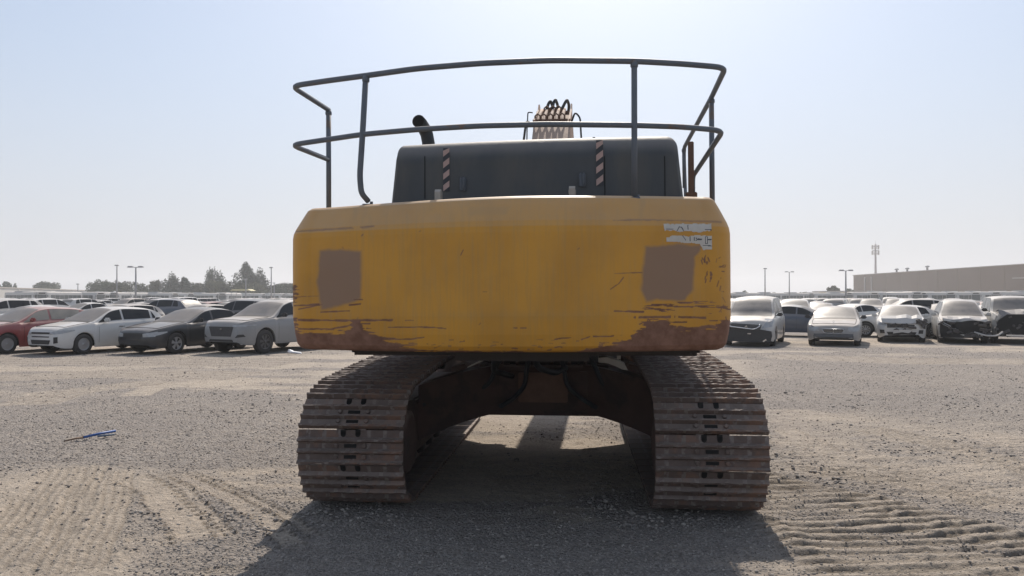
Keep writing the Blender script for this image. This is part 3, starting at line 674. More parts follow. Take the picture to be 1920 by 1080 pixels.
m2 = MB(); m2.tube(smooth([Vector((BX + .27, 2.1, kz - .42)), Vector((BX + .33, 2.05, kz - .27)), Vector((BX + .40, 2.0, kz - .36)), Vector((BX + .42, 1.95, kz - .75))], 5), .013, 8); m2.build('hydraulic_hose', M_rub, BOOM)
m2 = MB(); m2.tube(smooth([Vector((BX - .27, 2.1, kz - .25)), Vector((BX - .33, 2.05, kz - .25)), Vector((BX - .34, 2.0, kz - .5)), Vector((BX - .34, 1.95, kz - .8))], 4), .009, 8)
m2.tube(smooth([Vector((BX - .26, 2.1, kz - .42)), Vector((BX - .35, 2.0, kz - .38)), Vector((BX - .40, 1.95, kz - .8))], 4), .016, 8); m2.build('hydraulic_hose', M_rub, BOOM)
for xo in (-.42, .42):
    m2 = MB(); m2.tube([(BX + xo, .9, 1.5), (BX + xo, 2.5, 3.2)], .10, 14); m2.tube([(BX + xo, 2.5, 3.2), (BX + xo, 3.15, kz - .7)], .055, 12); m2.build('boom_cylinder', M_yeld, BOOM)
mb = MB(); beam(mb, [(6.5, kz - 1.6, .45), (6.9, kz - 2.1, .62), (7.0, 1.6, .45), (6.9, .95, .3)], .40); ARM = up(mb, 'arm', M_yeld)
mb = MB(); mb.tube([(BX, 4.4, kz + .1), (BX, 6.4, kz - 1.35)], .085, 12); mb.build('arm_cylinder', M_yeld, ARM)
bk = MB(); arcp = [(6.9, 1.05), (7.3, .95), (7.55, .6), (7.45, .2), (7.0, .02), (6.4, .04), (6.05, .3)]
rows = [[(BX - .65 + 1.3 * k, y, z) for y, z in arcp] for k in (0, 1)]; bk.grid(rows, 0, False)
for sx in (-.65, .65): bk.prism([(6.9, 1.05), (7.3, .95), (7.55, .6), (7.45, .2), (7.0, .02), (6.4, .04), (6.05, .3), (6.5, .7)], BX + sx - .02, BX + sx + .02, 'x')
for k in range(5): bk.box((BX - .56 + .28 * k, 5.98, .33), (.09, .2, .07))
up(bk, 'bucket', M_track)

# undercarriage -------------------------------------------------------
PITCH = .285; SW = .86; RO = .475                     # pitch, shoe width, radius of the shoe centre line
YA, YB = -2.20, 2.15
def track_path():
    pts = []
    cz = RO + .045
    for y in np.linspace(YB, YA, 60): pts.append((y, cz - RO))
    for a in np.linspace(0, 180, 60)[1:]: pts.append((YA - RO * math.sin(D2R(a)), cz - RO * math.cos(D2R(a))))
    for k in np.linspace(0, 1, 60)[1:]: pts.append((YA + (YB - YA) * k, cz + RO + .10 * math.sin(k * math.pi * .75)))
    zt = cz + RO + .10 * math.sin(math.pi * .75); rr = (zt - .045) / 2
    for a in np.linspace(180, 360, 60)[1:]: pts.append((YB - rr * math.sin(D2R(a)), .045 + rr - rr * math.cos(D2R(a))))
    return pts
def shoe_mesh(flip):
    mb = MB(); h = PITCH / 2
    # profile along travel s, outward n; three grousers with curled ends
    prof = [(-h + .003, .002), (-h + .005, .034), (-h + .020, .038), (-h + .034, .010), (-.062, .006), (-.048, .041), (-.032, .041), (-.018, .006), (.028, .006), (.042, .041), (.058, .041), (.072, .008), (h - .013, .003), (h - .013, -.012), (-h + .004, -.012)]
    nseg = 26; rows = []
    for k in range(nseg + 1):
        x = -SW / 2 + SW * k / nseg; row = []
        for i, (s, n) in enumerate(prof):
            wear = 1 + (random.random() - .5) * (.22 if n > .02 else 0); row.append((x, s + (random.random() - .5) * .004 * (n > .02), n * wear))
        rows.append(row)
    mb.grid(rows, 0, False, True); npf = len(prof); b = len(mb.v) - npf * (nseg + 1)
    mb.f += [[b + i for i in range(npf)], [b + nseg * npf + i for i in range(npf)][::-1]]; mb.m += [0, 0]; mb.sm += [False, False]
    for k in range(nseg):                              # worn crests
        for i in (1, 5, 9): mb.m[k * npf + i] = 2
    for x in (-.06, .06):
        mb.box((x, h - .028, .0068), (.042, .040, .003), 1, bev=.001); mb.lathe([(.021, .0054), (.021, .0083)], (x, h - .047, 0), 'z', 10, 1)
    for s in (-.083, .005):
        mb.box((0, s, .0085), (.10, .030, .004), 1, bev=.0015)
        for x in (-.115, .115): mb.lathe([(.019, .006), (.019, .020), (.012, .023)], (x, s, 0), 'z', 10, 0)
    for x in (-.09, .09):                               # chain link under the shoe with its nose showing at the gap
        mb.prism([(-h - .045, -.10), (-h - .055, -.03), (-h - .02, -.013), (h - .03, -.013), (h - .01, -.05), (h - .03, -.11)], x - .03, x + .03, 'x', 0)
    return mb.mesh('track_shoe', [M_track, M_hole, M_crest])
PATH = track_path()
def path_pts():
    P = np.array(PATH + [PATH[0]]); seg = np.hypot(*np.diff(P, axis=0).T); L = seg.sum(); n = round(L / PITCH); cum = np.concatenate([[0], np.cumsum(seg)])
    out = []
    for i in range(n):
        a, b = (i * L / n + .1) % L, ((i + 1) * L / n + .1) % L
        pa = np.array([np.interp(a, cum, P[:, 0]), np.interp(a, cum, P[:, 1])]); pb = np.array([np.interp(b, cum, P[:, 0]), np.interp(b, cum, P[:, 1])])
        c = (pa + pb) / 2; t = (pb - pa) / np.linalg.norm(pb - pa); out.append((c, t))
    return out
SHOES = [shoe_mesh(0) for _ in range(4)]
for sgn in (-1, 1):
    tx = sgn * 1.4225 - .0425
    TR = bpy.data.objects.new('crawler_track', None); COL.objects.link(TR); TR.parent = EX; TR.location = (tx, 0, 0)
    for i, (c, t) in enumerate(path_pts()):
        o = bpy.data.objects.new('track_shoe', SHOES[(i * 7 + (sgn > 0)) % 4]); COL.objects.link(o); o.parent = TR
        # local y -> travel, z -> outward normal
        T = Vector((0, t[0], t[1])); Nn = Vector((0, -t[1], t[0])); Xa = T.cross(Nn)
        o.matrix_local = Matrix.Translation((0, c[0], c[1])) @ Matrix((Xa, T, Nn)).transposed().to_4x4() @ Matrix.Rotation(D2R(random.uniform(-.25, .25)), 4, 'Z')
    fr = MB(); fr.box((tx, -.05, .52), (.42, 3.7, .42), bev=.05); fr.box((tx - sgn * .235, -.05, .50), (.06, 3.3, .5), bev=.02)
    fr.prism([(-2.5, .40), (-2.36, .26), (-1.6, .20), (-1.6, .8), (-2.2, .84), (-2.45, .7)], tx - sgn * .30, tx - sgn * .12, 'x')
    FR = fr.build('track_frame', M_frame, EX, sharp=40)
    for y in np.linspace(-1.55, 1.6, 8):
        MB().lathe([(.05, -.2), (.10, -.19), (.12, -.14), (.10, -.13), (.10, .13), (.12, .14), (.10, .19), (.05, .2)], (tx, y, .225), 'x', 16).build('bottom_roller', M_trackdk, FR)
    for y in (-.9, .9): MB().lathe([(.05, -.15), (.08, -.14), (.08, .14), (.05, .15)], (tx, y, .93), 'x', 14).build('carrier_roller', M_trackdk, FR)
    prof = []
    sp = MB(); nT = 18; poly = []
    for k in range(nT * 2): r = .40 if k % 2 else .32; a = 2 * math.pi * k / nT / 2; poly.append((YA + r * math.cos(a), .52 + r * math.sin(a)))
    sp.prism(poly, tx - .05, tx + .05, 'x'); sp.lathe([(.20, -.40), (.26, -.38), (.30, -.15), (.30, .12), (.24, .18)], (tx + 0, YA, .52), 'x', 20) if sgn > 0 else sp.lathe([(.24, -.18), (.30, -.12), (.30, .15), (.26, .38), (.20, .40)], (tx, YA, .52), 'x', 20)
    sp.build('drive_sprocket', M_frame, EX)
    MB().lathe([(.1, -.13), (.38, -.12), (.40, -.06), (.44, -.05), (.44, .05), (.40, .06), (.38, .12), (.1, .13)], (tx, YB, .56), 'x', 28).build('front_idler', M_frame, EX)
# carbody with legs
cb = MB(); 
cb.box((0, 0, .80), (1.45, 1.7, .52), bev=.06)
for sx in (-1, 1):
    for sy in (-1, 1):
        rows = []
        for k in range(7):
            t = k / 6; x = sx * (.35 + .85 * t); yc = sy * (.45 + .55 * t); zt_ = 1.07 - .18 * t ** 1.5; zb = .58 - .22 * t ** 1.6; w = .34 - .06 * t
            rows.append([(x, yc - w, zb), (x, yc + w, zb), (x, yc + w, zt_), (x, yc - w, zt_)])
        cb.grid(rows, 0, False, True)
up_ = cb.build('carbody', M_frame, EX, sharp=30)
MB().lathe([(.76, 1.02), (.80, 1.05), (.80, 1.20), (.72, 1.24), (.72, 1.33)], (0, 0, 0), 'z', 40).build('swing_ring', M_trackdk, EX)
mb = MB()
mb.lathe([(.80, 1.0), (.92, 1.0), (.92, 1.06), (.80, 1.06)], (0, 0, 0), 'z', 40, caps=False); FL = mb.build('slew_flange', M_frame, EX)
for k in range(30):
    a = k * math.pi / 15; MB().lathe([(.018, 0), (.018, .03), (.01, .035)], (.86 * math.cos(a), .86 * math.sin(a), 1.06), 'z', 6).build('bolt', M_frame, FL)
for x, y in ((-.45, -.95), (-.15, -.98), (.2, -.97), (.5, -.94)):
    MB().tube(smooth([Vector((x * .4, -.5, 1.22)), Vector((x, y, 1.12)), Vector((x * 1.2, y + .02, .86)), Vector((x * 1.9, y + .05, .74)), Vector((x * 2.6, y - .3, .70))]), .024, 8).build('travel_hose', M_rub, EX)
mb = MB(); mb.box((0, -.90, .84), (.5, .04, .3), bev=.01); mb.build('cover_plate', M_rust, EX)
# bright bits below the counterweight: step plates and fuel fittings
for pts, y in (((( 1122, 671), (1136, 669), (1156, 675), (1172, 684), (1177, 694), (1166, 692), (1156, 687), (1140, 681), (1122, 679)), -1.5), (((878, 689), (912, 674), (912, 664), (908, 664), (907, 673), (876, 688)), -1.5)):
    m2 = MB(); q = [U(u, v, y) for u, v in pts]; m2.prism([(p.x, p.z) for p in q], y - .02, y + .25, 'y'); up(m2, 'guard_plate', M_pale)
mb = MB(); c = U(1160, 666, -1.6); mb.box((c.x, -1.6, c.z), (.035, .04, .07), bev=.005); up(mb, 'grease_fitting', M_pale)
mb = MB(); c = U(780, 672, -2.5); mb.tube(smooth([U(1000, 668, -1.9), U(1010, 690, -1.5), U(1040, 700, -1.2), U(1060, 690, -.9)]), .03, 8); mb.tube(smooth([U(930, 668, -1.9), U(925, 695, -1.4), U(960, 705, -1.0)]), .03, 8); up(mb, 'swivel_hose', M_rub)
# ---------------------------------------------------------------- cars
def pl(x, pts):
    """smooth interpolation through control points"""
    xs = [p[0] for p in pts]; ys = [p[1] for p in pts]
    if x <= xs[0]: return ys[0]
    if x >= xs[-1]: return ys[-1]
    i = max(k for k in range(len(xs)) if xs[k] <= x); i = min(i, len(xs) - 2)
    h = [xs[k + 1] - xs[k] for k in range(len(xs) - 1)]; d = [(ys[k + 1] - ys[k]) / h[k] for k in range(len(h))]
    def m(k):
        if k == 0: return d[0]
        if k == len(xs) - 1: return d[-1]
        return 0 if d[k - 1] * d[k] <= 0 else 2 / (1 / d[k - 1] + 1 / d[k])
    t = (x - xs[i]) / h[i]; a, b = m(i) * h[i], m(i + 1) * h[i]
    return (2 * t ** 3 - 3 * t * t + 1) * ys[i] + (t ** 3 - 2 * t * t + t) * a + (-2 * t ** 3 + 3 * t * t) * ys[i + 1] + (t ** 3 - t * t) * b
# kinds: length, width, wheel radius, front axle, rear axle, top line, shoulder line, cowl, roof front, roof rear, tail end of glass
KIND = {
 'hatchback': dict(L=4.05, W=1.73, R=.31, fa=.82, ra=3.40, top=[(0, .68), (.03, .76), (.10, .81), (.32, .865), (.7, .93), (1.12, 1.0), (1.5, 1.20), (1.95, 1.405), (2.4, 1.455), (3.1, 1.43), (3.55, 1.36), (3.85, 1.10), (4.0, .95), (4.05, .80)], sh=[(0, .64), (.3, .81), (1.1, .93), (2.5, .965), (3.6, 1.0), (4.05, .9)], cowl=1.12, rf=1.98, rr=3.5, tail=3.86),
 'sedan': dict(L=4.65, W=1.80, R=.325, fa=.88, ra=3.62, top=[(0, .65), (.03, .72), (.10, .765), (.34, .825), (.8, .91), (1.32, .985), (1.75, 1.19), (2.2, 1.375), (2.7, 1.43), (3.2, 1.39), (3.7, 1.18), (4.05, 1.04), (4.5, 1.0), (4.62, .92), (4.65, .8)], sh=[(0, .60), (.3, .77), (1.2, .91), (2.6, .95), (3.7, .985), (4.4, .95), (4.65, .85)], cowl=1.32, rf=2.22, rr=3.12, tail=4.0),
 'suv': dict(L=4.60, W=1.88, R=.375, fa=.92, ra=3.62, top=[(0, .88), (.03, .96), (.10, 1.02), (.3, 1.06), (.7, 1.11), (1.25, 1.16), (1.6, 1.36), (2.02, 1.60), (2.5, 1.69), (3.4, 1.68), (4.0, 1.61), (4.35, 1.34), (4.52, 1.12), (4.6, .95)], sh=[(0, .82), (.3, .99), (1.2, 1.08), (2.6, 1.12), (3.8, 1.16), (4.6, 1.05)], cowl=1.25, rf=2.06, rr=3.98, tail=4.4),
 'van': dict(L=4.40, W=1.82, R=.33, fa=.86, ra=3.58, top=[(0, .76), (.04, .86), (.14, .93), (.34, .98), (.6, 1.04), (.92, 1.10), (1.3, 1.42), (1.7, 1.72), (2.1, 1.80), (3.2, 1.82), (4.1, 1.79), (4.32, 1.5), (4.38, 1.2), (4.4, .95)], sh=[(0, .70), (.3, .90), (1.0, 1.02), (2.6, 1.06), (3.8, 1.08), (4.4, 1.0)], cowl=.92, rf=1.72, rr=4.15, tail=4.36),
 'minivan': dict(L=4.30, W=1.72, R=.315, fa=.80, ra=3.40, top=[(0, .62), (.05, .76), (.14, .86), (.34, .95), (.62, 1.01), (.9, 1.07), (1.3, 1.34), (1.75, 1.60), (2.2, 1.68), (3.2, 1.68), (3.95, 1.60), (4.18, 1.32), (4.26, 1.08), (4.3, .9)], sh=[(0, .58), (.3, .85), (.9, .98), (2.6, 1.02), (3.8, 1.05), (4.3, .95)], cowl=.9, rf=1.8, rr=3.95, tail=4.22),
 'offroader': dict(L=4.80, W=1.92, R=.39, fa=.86, ra=3.72, top=[(0, .84), (.03, 1.0), (.10, 1.12), (.3, 1.16), (.9, 1.19), (1.3, 1.22), (1.6, 1.46), (1.92, 1.74), (2.3, 1.82), (3.6, 1.83), (4.4, 1.80), (4.66, 1.5), (4.74, 1.2), (4.8, 1.0)], sh=[(0, .8), (.2, 1.06), (1.2, 1.15), (2.6, 1.18), (4.0, 1.2), (4.8, 1.1)], cowl=1.3, rf=1.95, rr=4.45, tail=4.7),
}
def hwid(k, y):
    L, W = k['L'], k['W'] / 2
    f = 1 - .26 * max(0, 1 - y / .42) ** 2.2 - .20 * max(0, 1 - (L - y) / .45) ** 2.4
    return W * f * (1 - .02 * (1 - math.sin(math.pi * min(1, max(0, y / L)))))
def section(k, y, n=1):
    """half section (x>=0) from sill to roof centre"""
    w = hwid(k, y); zt = pl(y, k['top']); zs = min(pl(y, k['sh']), zt - .03); L = k['L']
    zl = .20 + .10 * max(0, 1 - y / .3) ** 2 + .12 * max(0, 1 - (L - y) / .35) ** 2
    if k['R'] > .36: zl += .09
    arch = 0; fl = 0
    for a in (k['fa'], k['ra']):
        ra = k['R'] * 1.17; d = abs(y - a)
        if d < ra: arch = max(arch, k['R'] + math.sqrt(ra * ra - d * d)); fl = .012
        elif d < ra + .06: fl = max(fl, .012 * (1 - (d - ra) / .06))
    gh = zt - zs; tum = .42 if k['L'] < 4.35 or 1 else .42
    if k['top'][8][1] > 1.75: tum = .24
    w = w + fl; zm = zl + (zs - zl) * .55
    pts = [(w - .055, max(zl, arch)), (w - .012, max(zl + .10, arch + .004)), (w, max(zm - .05, arch + .012)), (w + .002, max(zm + .08, arch + .03)), (w - .012, max(zs - .07, arch + .04)), (w - .045, zs)]
    gx = w - .06; cr = min(.07, gh * .25 + .012)
    hgt = gh - cr
    for f in (.12, .5, .88, 1.0): pts.append((gx - tum * max(0, hgt) * f ** 1.12, zs + hgt * f))
    xt = pts[-1][0]
    for f in (.93, .82, .62, .38, .18, 0): pts.append((xt * f, zs + hgt + cr * (1 - f ** 2.6)))
    return pts
SIDE0, SIDE1, TOP0 = 6, 8, 10
def stations(k, fine=1):
    L = k['L']; ys = [0, .012, .035, .08, .15, .24, .34]; step = .10 if fine else .3; y = .44
    while y < L - .45: ys.append(y); y += step
    ys += [L - .34, L - .24, L - .15, L - .08, L - .035, L - .012, L]
    for a in (k['fa'], k['ra']):
        r = k['R'] * 1.17
        ys += [a + r * math.cos(D2R(d)) for d in (range(0, 181, 15) if fine else range(0, 181, 30))] + [a - r - .008, a + r + .008]
    ys += [k['cowl'], k['rf'], k['rr'], k['tail']]
    ys = sorted(y for y in ys if 0 <= y <= L); out = [ys[0]]
    for y in ys[1:]:
        if y - out[-1] > .004: out.append(y)
    return out
CARMAT = {}
def dull(m, v): m.node_tree.nodes['Principled BSDF'].inputs['Specular IOR Level'].default_value = v; return m
def paint(nm, c, dust, side=.05, rough=.35):
    if nm not in CARMAT: CARMAT[nm] = mat(nm, c, rough, .04, 3, dust=dust, coat=.4, dust_side=side)
    return CARMAT[nm]
M_cg = mat('dusty_car_glass', (.016, .02, .025), .15, .1, dust=.06, dust_side=.01)
dull(M_cg, .12)
M_cs = mat('dusty_windscreen', (.03, .035, .04), .2, .3, 2.5, dust=.42, dust_side=.07)
M_tyre = mat('car_tyre_rubber', (.02, .02, .021), .85, .2, 10, dust=.2, dust_side=.03)
M_rim = mat('alloy_rim', (.42, .42, .43), .35, .1, metal=.6, dust_side=.1, dust=.1)
M_rimd = mat('dark_alloy_rim', (.035, .036, .04), .4, .1, dust_side=.08, dust=.1)
M_trim = mat('black_plastic_trim', (.018, .019, .021), .6, .15, dust=.2, dust_side=.03)
M_lamp = mat('headlamp_lens', (.34, .35, .36), .12, .25, 14, dust_side=.03, dust=.1)
M_chr = mat('chrome_trim', (.55, .56, .57), .2, .05, metal=.9, dust_side=.0, dust=.1)
M_red = mat('tail_lamp_red', (.25, .02, .02), .25, .2, dust_side=.1, dust=.1)
M_well = mat('dark_wheel_well', (.01, .01, .011), .95, .1)
M_junk = mat('exposed_engine_parts', (.03, .03, .034), .75, .6, 16, .6, 22, second=(.10, .10, .11), smix=(.56, .64), dust=.25, dust_side=.1)
def body_mesh(k, m, fine=1, dent=None):
    ys = stations(k, fine); rows = []
    for y in ys:
        h = section(k, y); row = [(-x, y - k['L'] / 2, z) for x, z in h] + [(x, y - k['L'] / 2, z) for x, z in h[::-1][1:]]
        rows.append(row)
    if dent: rows = [[dent(Vector(p)) for p in r] for r in rows]
    mb = MB(); mb.grid(rows); n = len(rows[0])
    mb.f.append(list(range(n))); mb.m.append(0); mb.sm.append(False); q = (len(rows) - 1) * n
    mb.f.append([q + i for i in range(n)][::-1]); mb.m.append(0); mb.sm.append(False)
    W = k['W'] / 2 - .24; L = k['L']                     # dark floor and wheel wells under the shell
    mb.box((0, 0, .46 + (.1 if k['R'] > .36 else 0)), (2 * W, L - .5, .46), 1)
    for a in (k['fa'], k['ra']): mb.box((0, a - L / 2, .62), (k['W'] - .16, k['R'] * 2.3, .3), 1)
    return mb.mesh('body', [m, M_well], sharp=38)
def surf(k, y, side, f):
    h = section(k, y)
    if side == 'side':                                  # f 0..1 from shoulder to roof rail
        i = 6 + f * 3; a = int(min(8, math.floor(i))); t = i - a; p = [h[a][j] + (h[a + 1][j] - h[a][j]) * t for j in (0, 1)]; return Vector((p[0] + .006, y - k['L'] / 2, p[1]))
    xs = abs(f) * h[9][0]; tab = [h[i] for i in range(9, 16)]
    for (x1, z1), (x0, z0) in zip(tab[:-1], tab[1:]):
        if xs >= x0 - 1e-9: t = (xs - x0) / (x1 - x0 + 1e-9); z = z0 + (z1 - z0) * t; break
    return Vector((math.copysign(xs, f), y - k['L'] / 2, z))
def top_glass(k, ya, yb, fw=.9, n=8, name='windshield', m=None, par=None, dent=None):
    up = Vector((0, -.5 if yb < k['L'] / 2 else .5, .85)).normalized() * .007; mb = MB(); rows = []
    for i in range(n + 1):
        y = ya + (yb - ya) * i / n; rows.append([surf(k, y, 'top', fw * (j / 8 * 2 - 1)) + up for j in range(9)])
    if dent: rows = [[dent(p) for p in r] for r in rows]
    mb.grid(rows); return mb.build(name, m or M_cs, par)
def side_windows(k, par, tint=None, fine=1):
    y0, y1 = k['cowl'] + .22, k['tail'] - .28; ym = (k['fa'] + k['ra']) / 2 + .12
    segs = [(y0, ym - .035), (ym + .035, min(y1, k['rr'] + .02) if k['L'] < 4.5 else k['rr'] + .30)]
    if k['L'] - k['rr'] < .7: segs = [(y0, ym - .035), (ym + .035, k['ra'] - .12), (k['ra'] - .04, k['rr'] - .02)]
    for s in (-1, 1):
        for ya, yb in segs:
            mb = MB(); rows = []
            for i in range(9):
                y = ya + (yb - ya) * i / 8; e = min((y - y0) / .35, (segs[-1][1] - y) / .16, 1)
                fa_, fb_ = .06, max(.08, .90 * (.25 + .75 * max(0, e)) if e < 1 else .90)
                rows.append([Vector((surf(k, y, 'side', fa_ + (fb_ - fa_) * j / 3).x * s, y - k['L'] / 2, surf(k, y, 'side', fa_ + (fb_ - fa_) * j / 3).z)) for j in range(4)])
            mb.grid(rows); mb.build('side_window', tint or M_cg, par)
def patch(bvh, quad, m, name, par, off=.006, n=8, axis='y', sgn=1, mi=None):
    """lay a four-sided trim panel on the bodywork: quad of 4 corners in (x,z) seen from the front or (y,z) from the side"""
    rows = []
    for i in range(n + 1):
        a = i / n; row = []
        for j in range(7):
            b = j / 6; q = [(1 - a) * (1 - b) * quad[0][t] + a * (1 - b) * quad[1][t] + a * b * quad[2][t] + (1 - a) * b * quad[3][t] for t in (0, 1)]
            if axis == 'y': o = Vector((q[0], -6 * sgn, q[1])); d = Vector((0, sgn, 0))
            else: o = Vector((3 * sgn, q[0], q[1])); d = Vector((-sgn, 0, 0))
            h = bvh.ray_cast(o, d)
            if h[0] is None: row.append(None)
            else: row.append(h[0] - d * off)
        rows.append(row)
    good = [p for r in rows for p in r if p is not None]
    if len(good) < 6: return None
    for r in rows:
        for j, p in enumerate(r):
            if p is None:
                ref = min(good, key=lambda g: abs(g.z - r[0].z if r[0] else 0)); r[j] = next((q for q in r[::-1] if q is not None), ref).copy()
    mb = MB(); mb.grid(rows); return mb.build(name, m, par)
def wheel(par, k, x, y, style, seedr=0):
    R = k['R']; s = 1 if x > 0 else -1; key = ('tyre', R); w = .105
    mb = MB(); mb.lathe([(R * .62, -w), (R * .93, -w), (R, -w * .7), (R, w * .7), (R * .93, w), (R * .62, w)], (0, 0, 0), 'x', 26, caps=False); mb.lathe([(R * .62, w * .5), (.02, w * .5)], (0, 0, 0), 'x', 26, caps=False) if s > 0 else mb.lathe([(.02, -w * .5), (R * .62, -w * .5)], (0, 0, 0), 'x', 26, caps=False)
    o = mb.build('wheel', M_tyre, par, loc=(x, y, R))
    rb = MB(); f = s * w * .82
    rb.lathe([(R * .60, f - s * .02), (R * .66, f), (R * .60, f + s * .004), (R * .56, f - s * .01)], (0, 0, 0), 'x', 26, caps=False); rb.lathe([(R * .14, f - s * .03), (R * .13, f + s * .006), (.01, f + s * .01)], (0, 0, 0), 'x', 12)
    ns, wd = {'five': (5, .20), 'ten': (10, .10), 'cover': (8, .30), 'multi': (7, .14)}[style]
    for i in range(ns):
        a = 2 * math.pi * i / ns + .3; ca, sa = math.cos(a), math.sin(a)
        q = [(.12, -wd * .35), (.60, -wd), (.60, wd), (.12, wd * .35)]
        vs = [(f - s * (.012 if r > .3 else .004), R * (r * ca - t * sa), R * (r * sa + t * ca)) for r, t in q]; vs += [(v[0] - s * .015, v[1], v[2]) for v in vs]
        rb.add(vs, [(0, 1, 2, 3), (0, 4, 5, 1), (1, 5, 6, 2), (2, 6, 7, 3), (3, 7, 4, 0)])
    rb.build('rim', M_rimd if style == 'multi' else M_rim, o)
    return o
def make_car(kind, label, cat, paintm, loc, heading, group=None, style='cover', fine=1, dent=None, look=None, tint=None, name=None, glass=True, wheels=True):
    k = KIND[kind]; root = thing(name or 'parked_car', label, cat, (loc[0], loc[1], 0), heading, group)
    bo = bpy.data.objects.new('body', body_mesh(k, paintm, fine, dent)); COL.objects.link(bo); bo.parent = root
    L = k['L']; W = k['W'] / 2
    top_glass(k, k['cowl'] + .05, k['rf'] - .02, .90, 8, 'windshield', None, root, dent)
    top_glass(k, k['cowl'] - .05, k['cowl'] + .03, .88, 2, 'wiper_cowl', M_trim, root, dent) if fine else None
    top_glass(k, k['rr'] + .06, k['tail'] - (.06), .88, 6, 'rear_window', M_cs, root)
    side_windows(k, root, tint, fine)
    for s in (-1, 1):
        for i, a in enumerate((k['fa'], k['ra'])):
            if wheels: wheel(root, k, s * (W - .13), a - L / 2, style)
    if fine:
        me = bo.data; bvh = BVHTree.FromPolygons([v.co for v in me.vertices], [list(p.vertices) for p in me.polygons])
        for s in (-1, 1):                               # mirrors and handles
            mz = pl(k['cowl'] + .45, k['sh']) + .07; my = k['cowl'] + .42 - L / 2
            m2 = MB(); m2.box((s * (W + .08), my, mz + .03), (.20, .12, .13), bev=.035); m2.box((s * (W - .01), my + .03, mz - .01), (.1, .06, .03)); m2.build('side_mirror', M_trim if look and look.get('dark_mirror') else paintm, root)
            for yy in ((k['fa'] + k['ra']) / 2 + .0, k['ra'] - .25):
                z = pl(yy, k['sh']) - .13; m2 = MB(); h = bvh.ray_cast(Vector((3 * s, yy - L / 2, z)), Vector((-s, 0, 0)))
                if h[0]: m2.box(h[0] + Vector((s * .008, 0, 0)), (.03, .17, .028), bev=.008); m2.build('door_handle', M_chr if look and look.get('chrome') else paintm, root)
            if not dent and glass:                          # shut line of the hood
                up_ = Vector((0, 0, .004)); yc = k['cowl'] - .06
                if s > 0: MB().tube([surf(k, yc + (.30 - yc) * t / 6, 'top', .88) + up_ for t in range(7)] + [surf(k, .30, 'top', .88 - 1.76 * t / 8) + up_ for t in range(1, 9)] + [surf(k, .30 + (yc - .30) * t / 6, 'top', -.88) + up_ for t in range(1, 7)], .008, 5).build('hood_gap', M_well, root)
            for yy in ((k['fa'] + k['ra']) / 2 + .12, k['fa'] + k['R'] * 1.17 + .14, k['ra'] - .42):           # shut lines
                patch(bvh, [(yy - L / 2 - .004, .34), (yy - L / 2 + .004, .34), (yy - L / 2 + .004, pl(yy, k['sh']) - .02), (yy - L / 2 - .004, pl(yy, k['sh']) - .02)], M_well, 'door_gap', root, .003, 1, 'x', s)
        if look:
            for nm, mt, quads in look.get('front', []):
                for q in quads:
                    patch(bvh, q, mt, nm, root, look.get('off', .008))
                if nm == 'headlight':                       # the lens wraps round the corner
                    zs_ = [p[1] for p in quads[0]]; za, zb = min(zs_) + .03, max(zs_)
                    for s in ((-1, 1) if len(quads) > 1 else (1,)): patch(bvh, [(-L / 2 + .10, za), (-L / 2 + .50, zb - .035), (-L / 2 + .50, zb), (-L / 2 + .10, zb - .02)], mt, 'headlight', root, .008, 8, 'x', s)
        look and look.get('extra') and look['extra'](root, k, bvh)
    return root
def mir(q): return [(-x, z) for x, z in q][::-1]
HD = D2R(-25)
Wp = paint('white_car_paint', (.56, .555, .54), .5); Rp = paint('red_car_paint', (.24, .022, .025), .6, .06); Bp = paint('black_car_paint', (.016, .019, .025), .34, .015)
Gp = paint('grey_car_paint', (.20, .21, .22), .6, .12); Sp = paint('silver_car_paint', (.24, .245, .25), .6, .2); Np = paint('navy_car_paint', (.025, .045, .08), .45, .04); Cp = paint('cream_white_paint', (.48, .465, .44), .5, .08); Tp = paint('beige_car_paint', (.34, .30, .25), .6, .15)
def placed(u, v, kind, wheel_side=-1):
    """root position from where the front wheel on the side towards the camera meets the ground"""
    x, d = gnd(u, v); k = KIND[kind]; lx, ly = (k['W'] / 2 - .03) * (-wheel_side * -1), k['fa'] - k['L'] / 2
    c, s = math.cos(HD), math.sin(HD); return (x - (c * lx - s * ly), d - (s * lx + c * ly))
# hero cars, left row (local +x is the side towards the excavator)
la = dict(front=[('headlight', M_lamp, [[(.44, .62), (.78, .66), (.80, .77), (.44, .70)], mir([(.44, .62), (.78, .66), (.80, .77), (.44, .70)])]), ('grille', M_trim, [[(-.42, .64), (.42, .64), (.44, .70), (-.44, .70)], [(-.40, .54), (.40, .54), (.42, .575), (-.42, .575)]]), ('lower_intake', M_trim, [[(-.40, .33), (.40, .33), (.46, .46), (-.46, .46)]]), ('fog_lamp', M_trim, [[(.60, .36), (.70, .38), (.70, .56), (.60, .55)], mir([(.60, .36), (.70, .38), (.70, .56), (.60, .55)])])], chrome=1)
make_car('hatchback', 'red dusty hatchback cut off by the left edge of the photo', 'car', Rp, placed(15, 664, 'hatchback', 1), HD, 'front row cars left of the excavator', 'cover', look=la, tint=mat('pale_tinted_glass', (.10, .11, .10), .2, .3, 5, dust=.4, dust_side=.3))
make_car('hatchback', 'white hatchback with dark side windows between the red hatchback and the black saloon', 'car', Wp, placed(158, 664, 'hatchback', 1), HD, 'front row cars left of the excavator', 'cover', look=la)
lb = dict(front=[('headlight', M_lamp, [[(.44, .54), (.80, .56), (.82, .71), (.42, .64)], mir([(.44, .54), (.80, .56), (.82, .71), (.42, .64)])]), ('grille', M_trim, [[(-.34, .48), (.34, .48), (.42, .66), (-.42, .66)]]), ('lower_intake', M_trim, [[(-.66, .30), (.66, .30), (.60, .42), (-.60, .42)]])], dark_mirror=1)
